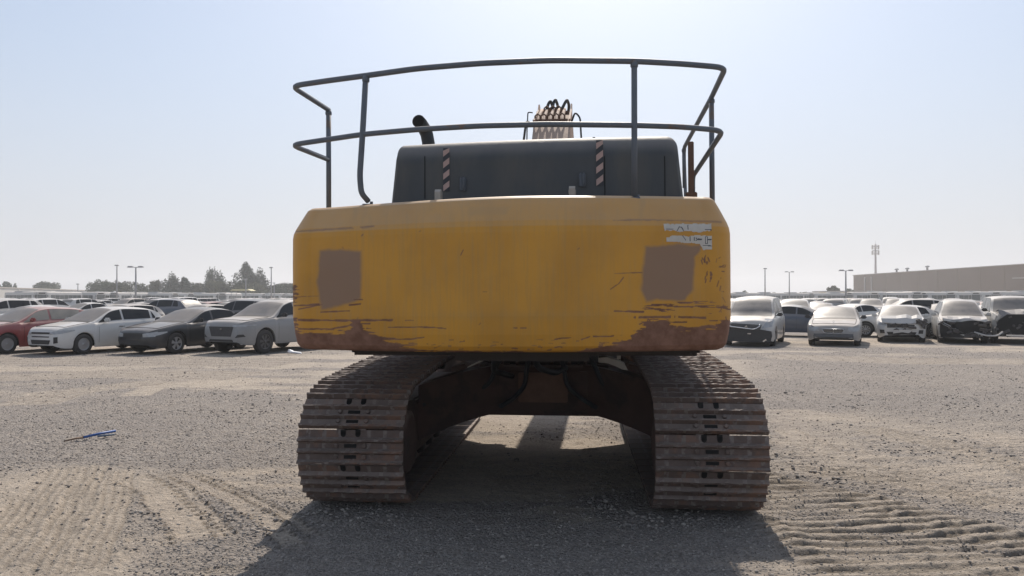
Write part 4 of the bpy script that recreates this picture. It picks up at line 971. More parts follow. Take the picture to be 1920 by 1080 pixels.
make_car('sedan', 'black dusty saloon with bright five spoke wheels beside the white hatchback', 'car', Bp, placed(332, 663, 'sedan', 1), HD, 'front row cars left of the excavator', 'five', look=lb)
lc = dict(front=[('headlight', M_lamp, [[(.46, .86), (.84, .86), (.86, .93), (.46, .91)], mir([(.46, .86), (.84, .86), (.86, .93), (.46, .91)])]), ('grille', mat('patterned_dark_grille', (.035, .035, .04), .5, .9, 60, dust_side=.35), [[(-.40, .56), (.40, .56), (.50, .86), (-.50, .86)]]), ('lower_intake', M_trim, [[(-.50, .40), (.50, .40), (.46, .47), (-.46, .47)], [(.56, .52), (.84, .56), (.80, .63), (.66, .62)], mir([(.56, .52), (.84, .56), (.80, .63), (.66, .62)])]), ('emblem', M_chr, [[(-.05, .76), (.05, .76), (.04, .81), (-.04, .81)]])], dark_mirror=1)
make_car('suv', 'grey dusty sport utility car with patterned grille half hidden by the counterweight', 'car', Gp, placed(498, 663, 'suv', 1), HD, 'front row cars left of the excavator', 'multi', look=lc)

# hero cars, right row, most of them wrecked
def crumple(front, amt, zmin=.0, zmax=9, sd=0, xc=0, hood=0):
    def f(p):
        d = p.y - front
        if d > 1.3: return p
        w = (1 - max(0, d) / 1.3) ** 1.3; a = float(vnoise(p.x * 3.1 + 9, p.z * 3.7 + sd, sd)) - .5; b = float(vnoise(p.x * 4 + sd, p.y * 4, sd + 5)) - .5
        q = p.copy(); q.y += amt * w * (1.3 * a + .25); q.z += w * amt * .8 * b
        if hood and p.z > .72: q.z += hood * math.exp(-((p.x - xc) / .35) ** 2) * math.exp(-((d - .55) / .3) ** 2)
        return q
    return f
def junk(root, k, boxes, seed=1, m=None):
    r = random.Random(seed); mb = MB()
    for (x0, x1, z0, z1, n) in boxes:
        for i in range(n):
            x, z = r.uniform(x0, x1), r.uniform(z0, z1); mb.box((x, -k['L'] / 2 + r.uniform(-.03, .10), z), (r.uniform(.05, .28), r.uniform(.04, .12), r.uniform(.03, .16)), 0, Euler((r.uniform(-.4, .4), r.uniform(-.6, .6), r.uniform(-.4, .4))).to_matrix(), bev=.01)
    mb.build('broken_front_end', m or M_junk, root)
def front_plate(root, k, pts, name, m, y0=-.03, th=.03):
    mb = MB(); mb.prism(pts, -k['L'] / 2 + y0 - th, -k['L'] / 2 + y0, 'y'); return mb.build(name, m, root)
def fit(u, v, half, kind):
    """root position of a car whose nose centre stands over picture point u, v"""
    x, d = gnd(u, v); k = KIND[kind]; c, s = math.cos(HD), math.sin(HD); ly = -k['L'] / 2; return (x + s * ly, d - c * ly)
def ex_van(root, k, bvh):
    front_plate(root, k, [(-.84, .20), (.80, .16), (.86, .40), (.84, .56), (.5, .62), (-.2, .66), (-.86, .70)], 'bumper', M_trim, .02, .10)
    mb = MB(); mb.tube(smooth([Vector((-.62, -k['L'] / 2 - .10, .84)), Vector((-.60, -k['L'] / 2 - .12, .72)), Vector((.28, -k['L'] / 2 - .12, .62)), Vector((.46, -k['L'] / 2 - .10, .74)), Vector((.44, -k['L'] / 2 - .06, .80))]), .022, 8); mb.build('grille_surround', M_chr, root)
    l0 = -k['L'] / 2 - .12; mb = MB()                    # small lion-like badge reduced to an upright mark
    mb.prism([(-.06, .70), (.0, .77), (.05, .70), (.02, .70), (0, .735), (-.02, .70)], l0 - .02, l0, 'y'); mb.build('emblem', M_chr, root)
    mb = MB(); mb.box((.10, l0 + .0, .47), (.12, .012, .035)); mb.box((.62, l0 - .0, .24), (.14, .02, .05), M=Euler((0, -.5, 0)).to_matrix()); mb.build('paint_chip', M_chr, root)
lv = dict(front=[('headlight', M_lamp, [[(.50, .66), (.84, .72), (.84, 1.0), (.66, .92)]]), ('grille', M_trim, [[(-.6, .66), (.46, .62), (.50, .78), (-.62, .84)]])], dark_mirror=1, extra=ex_van)
make_car('van', 'white dusty compact van with crushed black bumper just right of the excavator', 'van', Cp, fit(1400, 650, .9, 'van'), HD, 'front row cars right of the excavator', 'cover', look=lv, dent=crumple(-2.2, .10, sd=3), name='parked_van')
def ex_sedan(root, k, bvh):
    mb = MB(); y = -k['L'] / 2 - .035
    mb.tube(smooth([Vector((-.37, y, .63)), Vector((-.30, y, .48)), Vector((.30, y, .48)), Vector((.37, y, .63)), Vector((-.37, y, .63))]), .012, 8)
    for i in range(4): mb.box((0, y + .01, .51 + .03 * i), (.62 + .03 * i, .012, .006))
    mb.box((0, y - .005, .55), (.012, .012, .14)); mb.build('grille_surround', M_chr, root)
    mb = MB(); yb = y + .16; mb.tube([(0, yb + .1, .80), (0, yb + .1, .86)], .005, 6); pts = [Vector((.03 * math.cos(a), yb + .1, .885 + .03 * math.sin(a))) for a in np.linspace(0, 6.283, 15)]; mb.tube(pts, .004, 5); mb.build('hood_emblem', M_chr, root)
ls = dict(front=[('headlight', M_lamp, [[(.46, .54), (.80, .56), (.83, .68), (.50, .70)], mir([(.46, .54), (.80, .56), (.83, .68), (.50, .70)])]), ('grille', M_trim, [[(-.30, .48), (.30, .48), (.37, .63), (-.37, .63)]]), ('lower_intake', M_trim, [[(-.55, .24), (.55, .24), (.5, .32), (-.5, .32)]]), ('bumper', mat('bare_grey_bumper', (.07, .08, .095), .5, .3, 6, dust=.2, dust_side=.05), [[(-.84, .26), (.84, .26), (.86, .46), (-.86, .46)]])], dark_mirror=1, extra=ex_sedan, off=.012)
make_car('sedan', 'silver saloon under thick dust with bare grey bumper and upright hood badge', 'car', Sp, fit(1562, 650, .9, 'sedan'), HD, 'front row cars right of the excavator', 'ten', look=ls)
def ex_small(root, k, bvh):
    junk(root, k, [(-.5, .5, .58, .70, 7), (.55, .82, .60, .88, 12), (-.30, .35, .40, .52, 6)], 5)
    L = -k['L'] / 2; mb = MB(); rows = []
    for i in range(9):
        x = -.72 + 1.44 * i / 8; zz = .11 * math.exp(-((x - .12) / .12) ** 2) - .05 * math.exp(-((x - .3) / .12) ** 2) + .06 * math.exp(-((x - .5) / .16) ** 2)
        rows.append([(x, L + .70, 1.0 + zz * .4), (x, L + .35, 1.04 + zz), (x * .98, L + .12, .94 + zz * .5), (x * .94, L - .01, .78 - .03 * (abs(x) < .5)), (x * .92, L + .01, .76)])
    mb.grid(rows, smooth=False); mb.build('bent_hood', Wp, root)
    front_plate(root, k, [(-.30, .36), (.02, .42), (.24, .38), (.40, .50), (.10, .52), (-.28, .50)], 'torn_bumper_piece', Cp, -.05, .02)
    mb = MB(); mb.box((.80, L + .15, .74), (.16, .14, .2), M=Euler((.3, .4, 0)).to_matrix(), bev=.03); mb.build('hanging_headlight', M_lamp, root)
lm = dict(front=[('grille', M_trim, [[(-.5, .58), (.42, .60), (.46, .70), (-.5, .72)]]), ('lower_intake', M_trim, [[(-.46, .30), (.46, .30), (.52, .42), (-.52, .42)]]), ('fog_lamp', M_trim, [[(-.74, .36), (-.58, .36), (-.60, .50), (-.76, .50)], [(.58, .36), (.74, .36), (.76, .50), (.60, .50)]]), ('headlight', M_lamp, [[(-.80, .70), (-.52, .66), (-.54, .74), (-.80, .82)]])], extra=ex_small)
make_car('hatchback', 'small white car with buckled hood and smashed nose right of the silver saloon', 'car', Wp, fit(1690, 643, .9, 'hatchback'), HD, 'front row cars right of the excavator', 'cover', look=lm, dent=crumple(-2.03, .12, sd=8))
def ex_mini(root, k, bvh):
    L = -k['L'] / 2
    front_plate(root, k, [(-.78, .24), (.80, .22), (.84, .50), (.80, .84), (.40, .88), (-.40, .88), (-.80, .84), (-.82, .46)], 'front_cavity', M_well, .07, .07)
    junk(root, k, [(-.8, .8, .28, .50, 26), (-.8, -.35, .55, .82, 9), (.35, .8, .5, .85, 12)], 11)
    front_plate(root, k, [(-.28, .56), (.30, .56), (.30, .84), (-.28, .84)], 'radiator', M_well, -.02, .03)
    mb = MB(); mb.tube(smooth([Vector((.3, L - .08, .46)), Vector((.7, L - .16, .33)), Vector((1.05, L - .12, .34)), Vector((1.22, L, .48))]), [.03] * 12, 8); mb.build('torn_bumper_piece', Cp, root)
    mb = MB(); mb.tube([(-.80, L + .0, .86), (-.45, L - .06, .66)], .018, 8); mb.tube([(-.82, L + .0, .80), (-.5, L - .06, .62)], .012, 8); mb.build('broken_headlight', M_lamp, root)
    mb = MB(); rows = [[(x, L + .5, 1.02), (x, L + .25, 1.02 + .02 * math.sin(x * 9)), (x * .98, L + .05, .95 + .03 * math.sin(x * 7 + 1)), (x * .93, L - .02, .86 + .04 * math.sin(x * 5))] for x in np.linspace(-.74, .74, 9)]; mb.grid(rows, smooth=False); mb.build('bent_hood', Cp, root)
make_car('minivan', 'cream white tall car with missing bumper and exposed front end', 'car', Cp, fit(1808, 645, .9, 'minivan'), HD, 'front row cars right of the excavator', 'ten', look=dict(extra=ex_mini), dent=crumple(-2.15, .08, sd=12))
def ex_off(root, k, bvh):
    L = -k['L'] / 2
    front_plate(root, k, [(-.80, .34), (.86, .30), (.88, 1.0), (.5, 1.14), (-.5, 1.12), (-.78, .9), (-.84, .6)], 'front_cavity', M_well, .09, .08)
    junk(root, k, [(-.85, .85, .35, 1.05, 40)], 21)
    mb = MB(); rows = [[(x, L + 1.0, 1.2), (x, L + .6, 1.32 - .1 * abs(x)), (x * .98, L + .25, 1.22 + .08 * math.sin(x * 6)), (x * .93, L + .02, 1.02 + .08 * math.sin(x * 4 + 1))] for x in np.linspace(-.78, .78, 9)]; mb.grid(rows, smooth=False); mb.build('bent_hood', mat('dusty_dark_hood', (.10, .11, .13), .6, .2, dust=.55), root)
    mb = MB(); mb.box((-.80, L + .3, 1.0), (.22, .5, .3), M=Euler((.2, .3, .2)).to_matrix(), bev=.05); mb.box((-.84, L + .2, .62), (.10, .2, .12), M=Euler((.5, .3, .2)).to_matrix(), bev=.02); mb.build('crushed_fender', Cp, root)
    mb = MB(); mb.box((.1, L - .05, .34), (1.3, .05, .05)); mb.build('bumper_beam', M_chr, root)
make_car('offroader', 'tall white sport utility wreck with smashed front at the right edge', 'car', Cp, fit(1918, 646, .9, 'offroader'), HD, 'front row cars right of the excavator', 'ten', look=dict(extra=ex_off, dark_mirror=1), dent=crumple(-2.4, .14, sd=17))

# second row, each car told apart by colour and neighbour
def far_car(kind, label, m, u, d, head, group, style='ten', fine=0, cat='car'):
    return make_car(kind, label, cat, m, ((u - 960) * d / F, d), head, group, style, fine)
G2L, G2R = 'second row cars left of the excavator', 'second row cars right of the excavator'
far_car('sedan', 'white saloon roof behind the red hatchback at the far left', Wp, 55, 33, HD, G2L)
far_car('suv', 'white family car behind the red hatchback at the left edge', Cp, -5, 40, HD, G2L)
far_car('sedan', 'navy blue saloon with tail lamps between white van and silver saloon', Np, 1500, 35, D2R(62), G2R, fine=1)
far_car('sedan', 'white saloon seen side on behind the small white wreck', Wp, 1684, 34.5, D2R(-108), G2R, fine=1)
far_car('hatchback', 'silver hatchback roof showing between red and white hatchbacks', Sp, 225, 36, HD, G2L)
far_car('suv', 'black sport utility car with roof rails behind the black saloon', Bp, 462, 34, D2R(-118), G2L, fine=1)
far_car('sedan', 'cream saloon behind the black saloon with dusty windscreen', Tp, 378, 38, D2R(-35), G2L, fine=1)
far_car('suv', 'dark blue estate roof behind the white hatchback tail', Np, 312, 46, D2R(-110), G2L)
far_car('suv', 'white estate car behind the navy saloon right of the van', Wp, 1490, 44, D2R(-20), G2R)
far_car('sedan', 'white curved roof saloon behind the silver saloon', Wp, 1592, 41, D2R(-65), G2R)
far_car('suv', 'dark windowed silver estate behind the small white wreck', Sp, 1700, 46, D2R(-100), G2R)
far_car('sedan', 'grey saloon behind the cream tall car', Gp, 1772, 44, HD, G2R)
far_car('sedan', 'pale saloon between the cream tall car and the white wreck', Cp, 1866, 37, HD, G2R)
# packed rows further back: copies of one car of each kind and colour
PROTO = {}
def proto(kind, pm, nm, word):
    r = make_car(kind, '', 'car', pm, (0, 0), 0, None, 'ten', 0); PROTO[(kind, nm)] = (r, word)
WORDS = {'sedan': 'saloon', 'hatchback': 'hatchback', 'suv': 'sport utility car', 'van': 'compact van'}
palette = [('sedan', Wp, 'white'), ('suv', Wp, 'white'), ('hatchback', Wp, 'white'), ('sedan', Sp, 'silver'), ('suv', Gp, 'grey'), ('sedan', Bp, 'black'), ('van', Wp, 'white'), ('hatchback', Rp, 'red'), ('suv', Tp, 'beige'), ('sedan', Np, 'navy')]
weights = [22, 14, 12, 12, 9, 7, 4, 2, 5, 4]
used = {}; rr = random.Random(11)
rowname = ['third', 'fourth', 'fifth', 'sixth', 'seventh', 'eighth', 'ninth']
for ri, d0 in enumerate((51, 60, 70, 82, 97, 113, 132)):
    for side in ('left', 'right'):
        u0, u1 = (-30, 560) if side == 'left' else (1362, 1950)
        x = (u0 - 960) * d0 / F; x1 = (u1 - 960) * d0 / F
        while x < x1:
            kind, pm, nm = rr.choices(palette, weights)[0]
            lab = f'dusty {nm} {WORDS[kind]} in the {rowname[ri]} row {side} of the excavator'; grp = f'{nm} {WORDS[kind]}s in the {rowname[ri]} row on the {side}'
            key = (kind, nm); d = d0 + rr.uniform(-1.2, 1.2)
            if rr.random() < .93:
                if key not in used: proto(kind, pm, nm, ''); used[key] = 1; o = PROTO[key][0]
                else: o = copy_tree(PROTO[key][0])
                o.location = (x, d, 0); o.rotation_euler = (0, 0, HD + rr.uniform(-.06, .06) + (math.pi if rr.random() < .3 else 0)); tag(o, lab, 'car', grp)
            x += rr.uniform(2.7, 3.2) if ri % 2 else rr.uniform(2.7, 3.6)
# ---------------------------------------------------------------- buses
M_bus = mat('white_bus_paint', (.50, .50, .49), .5, .06, 2, dust=.5, dust_side=.15)
M_busg = mat('bus_window_glass', (.05, .07, .08), .15, .3, .8, dust=.2, dust_side=.12)
M_busd = mat('bus_roof_unit', (.50, .50, .49), .6, .1, dust=.4)
def make_bus(L=11.5, skirt=M_bus):
    r = thing('parked_bus', '', 'bus'); mb = MB(); H = 3.05
    sec = [(-1.25, .32), (-1.27, 1.2), (-1.25, 2.3), (-1.17, 2.86), (-.95, 3.02), (0, 3.08), (.95, 3.02), (1.17, 2.86), (1.25, 2.3), (1.27, 1.2), (1.25, .32)]
    rows = []
    for y, s in ((-L / 2, .96), (-L / 2 + .12, .99), (-L / 2 + .4, 1), (L / 2 - .3, 1), (L / 2 - .05, .985), (L / 2, .96)):
        rows.append([(x * s, y, .32 + (z - .32) * s) for x, z in sec])
    mb.grid(rows); n = len(sec); mb.f += [list(range(n)), [5 * n + i for i in range(n)][::-1]]; mb.m += [0, 0]; mb.sm += [False, False]
    mb.build('body', skirt, r, sharp=35)
    for s in (-1, 1):
        nw = 7
        for i in range(nw):
            y0 = -L / 2 + 1.1 + i * (L - 1.6) / nw; MB().box((s * 1.262, y0 + .65, 1.86), (.03, (L - 1.6) / nw - .09, .88), M=None).build('side_window', M_busg, r)
    MB().box((0, -L / 2 - .012, 1.72), (2.16, .03, 1.35)).build('windshield', M_busg, r); MB().box((0, -L / 2 - .02, 2.68), (1.5, .03, .26)).build('destination_sign', M_trim, r)
    MB().box((0, L / 2 + .012, 2.1), (1.8, .03, .8)).build('rear_window', M_busg, r)
    MB().box((0, 1.0, 3.14), (1.7, 3.2, .24), bev=.08).build('roof_air_unit', M_busd, r)
    for s in (-1, 1):
        MB().box((s * .92, -L / 2 - .03, .75), (.34, .04, .18), bev=.01).build('headlight', M_lamp, r)
        MB().box((s * 1.42, -L / 2 - .1, 2.1), (.14, .1, .42), bev=.03).build('side_mirror', M_trim, r)
        for y in (-L / 2 + 2.3, L / 2 - 2.9): MB().lathe([(.01, -.13), (.46, -.13), (.5, -.08), (.5, .08), (.46, .13), (.01, .13)], (s * 1.13, y, .5), 'x', 18).build('wheel', M_tyre, r)
    return r
ORD = ['first', 'second', 'third', 'fourth', 'fifth', 'sixth', 'seventh', 'eighth', 'ninth', 'tenth', 'eleventh', 'twelfth', 'thirteenth', 'fourteenth', 'fifteenth', 'sixteenth']
b0 = make_bus(); b1 = make_bus(9.5); first = {0: b0, 1: b1}; usedb = set()
BL = [(25, 118, 62, 0), (70, 122, 14, 0), (93, 118, -6, 0), (136, 124, 70, 0), (170, 132, -4, 1), (196, 138, 12, 0), (221, 136, -8, 1), (246, 140, -4, 0), (283, 142, 72, 0), (322, 148, 66, 1), (368, 152, 74, 0), (402, 160, 4, 1), (422, 150, -6, 1), (455, 168, 78, 0), (497, 172, 70, 0), (532, 178, 66, 1)]
BR = [(1388, 150, -74, 0), (1435, 152, -78, 0), (1486, 156, -72, 1), (1528, 158, -74, 0), (1568, 150, -76, 0), (1612, 156, -70, 0), (1648, 132, -78, 0), (1690, 128, -66, 0), (1712, 122, 6, 1), (1748, 132, -72, 0), (1792, 128, -80, 0), (1838, 126, -70, 0), (1885, 122, -76, 1), (1930, 118, -72, 0)]
for side, lst in (('left', BL), ('right', BR)):
    for i, (u, d, a, t) in enumerate(lst):
        d = d * (1.42 if side == 'left' else 1.36)
        if t not in usedb: o = first[t]; usedb.add(t)
        else: o = copy_tree(first[t])
        o.location = ((u - 960) * d / F, d + 4, 0); o.rotation_euler = (0, 0, D2R(a))
        lab = f'white bus, {ORD[i]} from the left edge in the far bus row' if side == 'left' else f'white bus, {ORD[i]} bus to the right of the excavator in the far row'
        tag(o, lab, 'bus', 'buses parked behind the cars')

# ---------------------------------------------------------------- trees
def leafmat(nm, c):
    m, t, p = nt(nm); n1 = noise(t, .55, 4); n2 = noise(t, 2.6, 3)
    col = mixc(t, ramp(t, n1, .35, .65), tuple(x * .7 for x in c), tuple(x * 1.35 for x in c)); col = mixc(t, mathn(t, 'MULTIPLY', ramp(t, n2, .5, .8), .5), col, (c[0] * 1.7, c[1] * 1.5, c[2] * 1.5))
    t.links.new(col, p.inputs['Base Color']); p.inputs['Roughness'].default_value = .8; p.inputs['Specular IOR Level'].default_value = .2; return m
M_leaf = leafmat('dusty_green_foliage', (.062, .082, .042)); M_leaf2 = leafmat('blue_green_conifer_foliage', (.050, .068, .046)); M_leaf3 = leafmat('olive_foliage', (.085, .09, .05))
M_bark = mat('grey_brown_bark', (.12, .09, .07), .9, .3, 4)
def make_tree(u, d, top_v, wpx, shape, label, leaf, seed, nleaf=2600, z0=.22):
    r = random.Random(seed); g = np.random.default_rng(seed)
    if u < 180: d = 330
    x = (u - 960) * d / F; H = CAM_H + (HOR - top_v) * d / F; W = wpx * d / F / 2
    root = thing('tree', label, 'tree', (x, d, 0), r.uniform(0, 6), 'trees beyond the buses')
    lobes = []
    if shape == 'dome':
        for k in range(16): a = r.uniform(0, 6.28); q = r.uniform(0, .72) * W; lobes.append((q * math.cos(a), q * math.sin(a), H * r.uniform(.45, .74) + (W - q) * .10, W * r.uniform(.28, .42), H * r.uniform(.16, .26)))
    elif shape == 'spires':
        ns = 5 if wpx > 30 else 3
        for s in range(ns):
            a = 6.28 * s / ns + r.uniform(-.4, .4); q = W * (.0 if s == 0 else r.uniform(.35, .68)); hh = H * (1 if s == 0 else r.uniform(.68, .95))
            for k in range(9): t = k / 8; lobes.append((q * math.cos(a), q * math.sin(a), hh * (z0 + (.96 - z0) * t), W * (.62 if wpx > 30 else .55) * (1 - t) ** .45 * r.uniform(.8, 1.15) + .12, hh * .09))
    elif shape == 'cone':
        for k in range(26): t = k / 25; a = r.uniform(0, 6.28); q = W * .8 * (1 - t) ** .7 * r.uniform(.2, 1); lobes.append((q * math.cos(a), q * math.sin(a), H * (z0 + (.95 - z0) * t), W * .55 * (1 - t) ** .45 + .3, H * .08))
    else:
        for k in range(12): a = r.uniform(0, 6.28); q = r.uniform(0, .75) * W; lobes.append((q * math.cos(a), q * math.sin(a), H * r.uniform(.3, .80), W * r.uniform(.28, .42), H * r.uniform(.18, .28)))
    vol = np.array([l[3] ** 2 * l[4] for l in lobes]); vol = vol ** .7 / (vol ** .7).sum(); idx = g.choice(len(lobes), nleaf, p=vol)
    Lb = np.array(lobes)[idx]; dv = g.normal(size=(nleaf, 3)); dv /= np.linalg.norm(dv, axis=1)[:, None]; rad = g.uniform(.35, 1.12, nleaf) ** .6
    C = Lb[:, :3] + dv * rad[:, None] * np.stack([Lb[:, 3], Lb[:, 3], Lb[:, 4]], 1); C[:, 2] = np.minimum(C[:, 2], H)
    sz = g.uniform(.12, .30, nleaf) * (d / 240) ** .5
    A = g.normal(size=(nleaf, 3)); A /= np.linalg.norm(A, axis=1)[:, None]; B = np.cross(A, g.normal(size=(nleaf, 3))); B /= np.linalg.norm(B, axis=1)[:, None]
    V = np.stack([C + A * sz[:, None], C + B * sz[:, None] * .7, C - A * sz[:, None], C - B * sz[:, None] * .7], 1).reshape(-1, 3)
    me = bpy.data.meshes.new('crown'); me.from_pydata(V.tolist(), [], np.arange(nleaf * 4).reshape(-1, 4).tolist()); me.materials.append(leaf)
    cr = bpy.data.objects.new('crown', me); COL.objects.link(cr); cr.parent = root
    mb = MB(); mb.tube([(0, 0, -.1), (.05, 0, H * .25), (-.04, .05, H * .5), (0, 0, H * .8)], [H * .022 + .06, H * .017 + .04, H * .012 + .02, .03], 8)
    for k in range(7):
        l = lobes[r.randrange(len(lobes))]; zb = H * r.uniform(.2, .45); mb.tube([(0, 0, zb), (l[0] * .5, l[1] * .5, (zb + l[2]) / 2 + .1), (l[0], l[1], l[2])], [.09, .06, .03], 6)
    mb.build('trunk', M_bark, root)
T = [(8, 250, 528, 34, 'bush', 'low tree above the white wall at the left edge', M_leaf), (24, 262, 531, 20, 'bush', 'small tree just right of the low left edge tree', M_leaf),
 (90, 262, 525.5, 54, 'dome', 'wide rounded tree behind the white wall', M_leaf), (182, 268, 524, 46, 'bush', 'low bushy tree left of the rounded tree group', M_leaf), (203, 260, 524.5, 38, 'dome', 'rounded tree left of the thin lamp post', M_leaf), (232, 258, 526, 40, 'dome', 'low rounded tree between the two left lamp posts', M_leaf3), (265, 262, 529, 44, 'bush', 'dark flat tree right of the double headed lamp', M_leaf),
 (288, 258, 523, 26, 'dome', 'pale fluffy tree standing alone left of the tall clump', M_leaf3), (322, 256, 509, 46, 'spires', 'tall many topped tree in the middle left', M_leaf2), (345, 258, 519, 36, 'cone', 'shorter tree leaning on the many topped tree', M_leaf2), (368, 262, 529, 50, 'bush', 'low green bushes right of the many topped tree', M_leaf3),
 (402, 256, 498, 44, 'spires', 'pointed tree with one tall spire', M_leaf2), (412, 252, 524, 64, 'bush', 'broad green bush under the pointed tree', M_leaf3), (442, 255, 527, 50, 'bush', 'green bush between the pointed tree and the biggest tree', M_leaf),
 (462, 256, 491, 60, 'cone', 'tallest dark tree, left half of the big pair', M_leaf2), (487, 258, 498, 50, 'spires', 'tall dark tree, right half of the big pair', M_leaf2), (476, 250, 522, 80, 'bush', 'wide bush at the foot of the biggest trees', M_leaf3), (528, 262, 529, 54, 'dome', 'low green tree beside the excavator edge', M_leaf), (548, 262, 530, 44, 'bush', 'bushy tree touching the excavator edge', M_leaf3), (508, 268, 534, 40, 'bush', 'small bush right of the big pair of trees', M_leaf),
 (1396, 300, 545, 18, 'bush', 'tiny far tree just right of the excavator', M_leaf), (1562, 262, 534, 26, 'dome', 'rounded green tree by the small yellow building', M_leaf3), (1592, 262, 540, 20, 'dome', 'small tree between lamp post and warehouse', M_leaf), (1452, 330, 548, 26, 'bush', 'far bushes left of the middle thin lamp', M_leaf), (1512, 330, 548, 40, 'bush', 'far bushes right of the middle thin lamp', M_leaf3), (1480, 330, 549, 26, 'bush', 'far bushes at the foot of the middle thin lamp', M_leaf)]
for i, a in enumerate(T): make_tree(*a, seed=100 + i, nleaf=1300 if a[3] < 25 else (6500 if a[4] in ('cone', 'spires') or a[3] > 50 else 3800))

# ---------------------------------------------------------------- buildings
M_wall = mat('white_plaster_wall', (.50, .49, .47), .9, .08, .3); M_tan = mat('tan_metal_cladding', (.225, .165, .125), .8, .05, .15, stretch=(1, 1, .2)); M_tan2 = mat('pale_tan_render', (.30, .24, .19), .9, .08, .3)
M_steel = mat('galvanised_steel', (.26, .26, .27), .6, .1, 3); M_roofm = mat('pale_roof_edge', (.50, .46, .42), .7, .05)
r = thing('boundary_building', 'long low white building behind the buses at the far left', 'building', (-150, 250, 0))
mb = MB(); L = 118
mb.box((-4, 0, 2.2), (8, L, 4.4)); w = mb.build('wall', M_wall, r, rot=(0, 0, D2R(14.6))); MB().box((-4, 0, 4.5), (8.4, L + .4, .22)).build('parapet', M_roofm, w)
for k in range(9): MB().box((.05, -56 + 14 * k, 2.2), (.12, .5, 4.4)).build('pilaster', M_wall, w)
r = thing('warehouse', 'large tan flat roofed warehouse at the far right', 'building', (146, 240, 0))
w = MB().box((27, 0, 5.6), (54, 178, 11.2)).build('wall', M_tan, r); MB().box((27, 0, 11.32), (54.6, 178.6, .26)).build('roof_edge', M_roofm, w)
for k in range(15): MB().box((-.06, -84 + 12 * k, 5.6), (.1, .10, 11.2)).build('cladding_seam', M_tan2, w)
for y in (78, 72): MB().tube([(-.25, y, .1), (-.25, y, 10.2)], .22, 8).build('downpipe', M_roofm, w)
MB().box((-1.2, -62, 3.8), (2.2, 46, 7.6)).build('annex', M_tan2, r); MB().box((-2.4, -58, 6.2), (3.0, 12, .35)).build('canopy', M_roofm, r); MB().box((-2.0, -30, 7.3), (2.0, 20, .3)).build('canopy', M_roofm, r)
for y, z in ((58, 0), (50, 0), (36, .2)):
    m2 = MB(); m2.lathe([(.35, 0), (.35, 1.0), (.75, 1.1), (.75, 1.45), (.2, 1.7)], (3, y, 11.4 + z), 'z', 12); m2.build('roof_vent', M_steel, r)
r = thing('low_wall', 'low tan boundary wall running in front of the warehouse', 'wall', (128, 235, 0)); MB().box((0, 0, 1.6), (.4, 180, 3.2)).build('wall', M_tan2, r); MB().box((0, 0, 3.27), (.6, 180.2, .14)).build('coping', M_roofm, r)
r = thing('guard_house', 'small yellow flat roofed building left of the warehouse', 'building', (103, 250, 0)); w = MB().box((0, 0, 1.75), (7.2, 7, 3.5)).build('wall', mat('yellow_render', (.45, .38, .20), .9, .1, .6), r); MB().box((0, 0, 3.65), (8.0, 7.8, .3)).build('roof', M_roofm, w); MB().box((-1.5, -3.52, 2.0), (1.4, .06, 1.2)).build('window', M_busg, w); MB().box((1.6, -3.52, 1.05), (1.0, .06, 2.1)).build('door', M_tan, w)
r = thing('tan_outbuilding', 'low tan building between the lamp post and the warehouse', 'building', (112, 262, 0)); w = MB().box((0, 0, 1.9), (15, 10, 3.8)).build('wall', M_tan2, r); MB().box((0, 0, 3.9), (15.4, 10.4, .2)).build('parapet', M_roofm, w)
r = thing('yellow_shade_roof', 'pale yellow shade roof below the biggest trees', 'canopy', ((455 - 960) * 200 / F, 200, 0)); MB().prism([(-2.6, 3.5), (-1.9, 3.95), (1.9, 3.95), (2.8, 3.5)], -2, 2, 'y').build('roof', mat('yellow_sheet', (.5, .45, .26), .8, .05), r)
for sx in (-2.3, 2.3):
    for sy in (-1.8, 1.8): MB().tube([(sx, sy, 0), (sx, sy, 3.5)], .06, 6).build('post', M_steel, r)

# ---------------------------------------------------------------- lamp posts and mast
def lamp_post(u, d, v, heads, label, rad=.11):
    x = (u - 960) * d / F; H = CAM_H + (HOR - v) * d / F; r = thing('lamp_post', label, 'lamp post', (x, d, 0), 0, 'lamp posts')
    MB().tube([(0, 0, 0), (0, 0, H * .5), (0, 0, H)], [rad * 1.25, rad, rad * .75], 10).build('pole', M_steel, r)
    for s in ((-1, 1) if heads == 2 else (0,)):
        MB().tube([(0, 0, H - .05), (s * .35, 0, H + .02), (s * .7 if s else .0, -.1, H + .05)], .05, 6).build('arm', M_steel, r) if s else None
        MB().box((s * .75, -.1, H + .05), (.75, .38, .22), taper=.8).build('lamp_head', M_steel, r)
for a in ((219, 150, 498, 1, 'thin single lamp post above the left trees'), (254.5, 112, 501, 2, 'double headed lamp post among the left buses'), (146, 200, 533, 1, 'short stubby mast right of the white building'), (461, 190, 524, 1, 'short pale post in front of the biggest trees'), (508.5, 165, 502, 1, 'tall thin lamp post right of the biggest trees'), (514, 230, 531, 1, 'short lamp beside the tall thin lamp left of the excavator'),
          (1434.5, 170, 504, 1, 'single lamp post nearest the excavator on its right'), (1480, 190, 510, 2, 'middle lamp post between excavator and warehouse'), (1586, 125, 507.5, 2, 'double headed lamp post just left of the warehouse')): lamp_post(*a, rad=.13 if a[1] > 140 else .13)
d = 420; x = (1642 - 960) * d / F; H = CAM_H + (HOR - 458) * d / F
r = thing('cell_tower', 'tall cell phone mast with ring of antennas behind the warehouse', 'mast', (x, d, 0)); MB().tube([(0, 0, 0), (0, 0, H)], [.75, .42], 12).build('pole', mat('pinkish_mast_paint', (.34, .27, .25), .7, .1), r)
MB().tube([(0, 0, H), (0, 0, H + 2)], .06, 6).build('lightning_rod', M_steel, r)
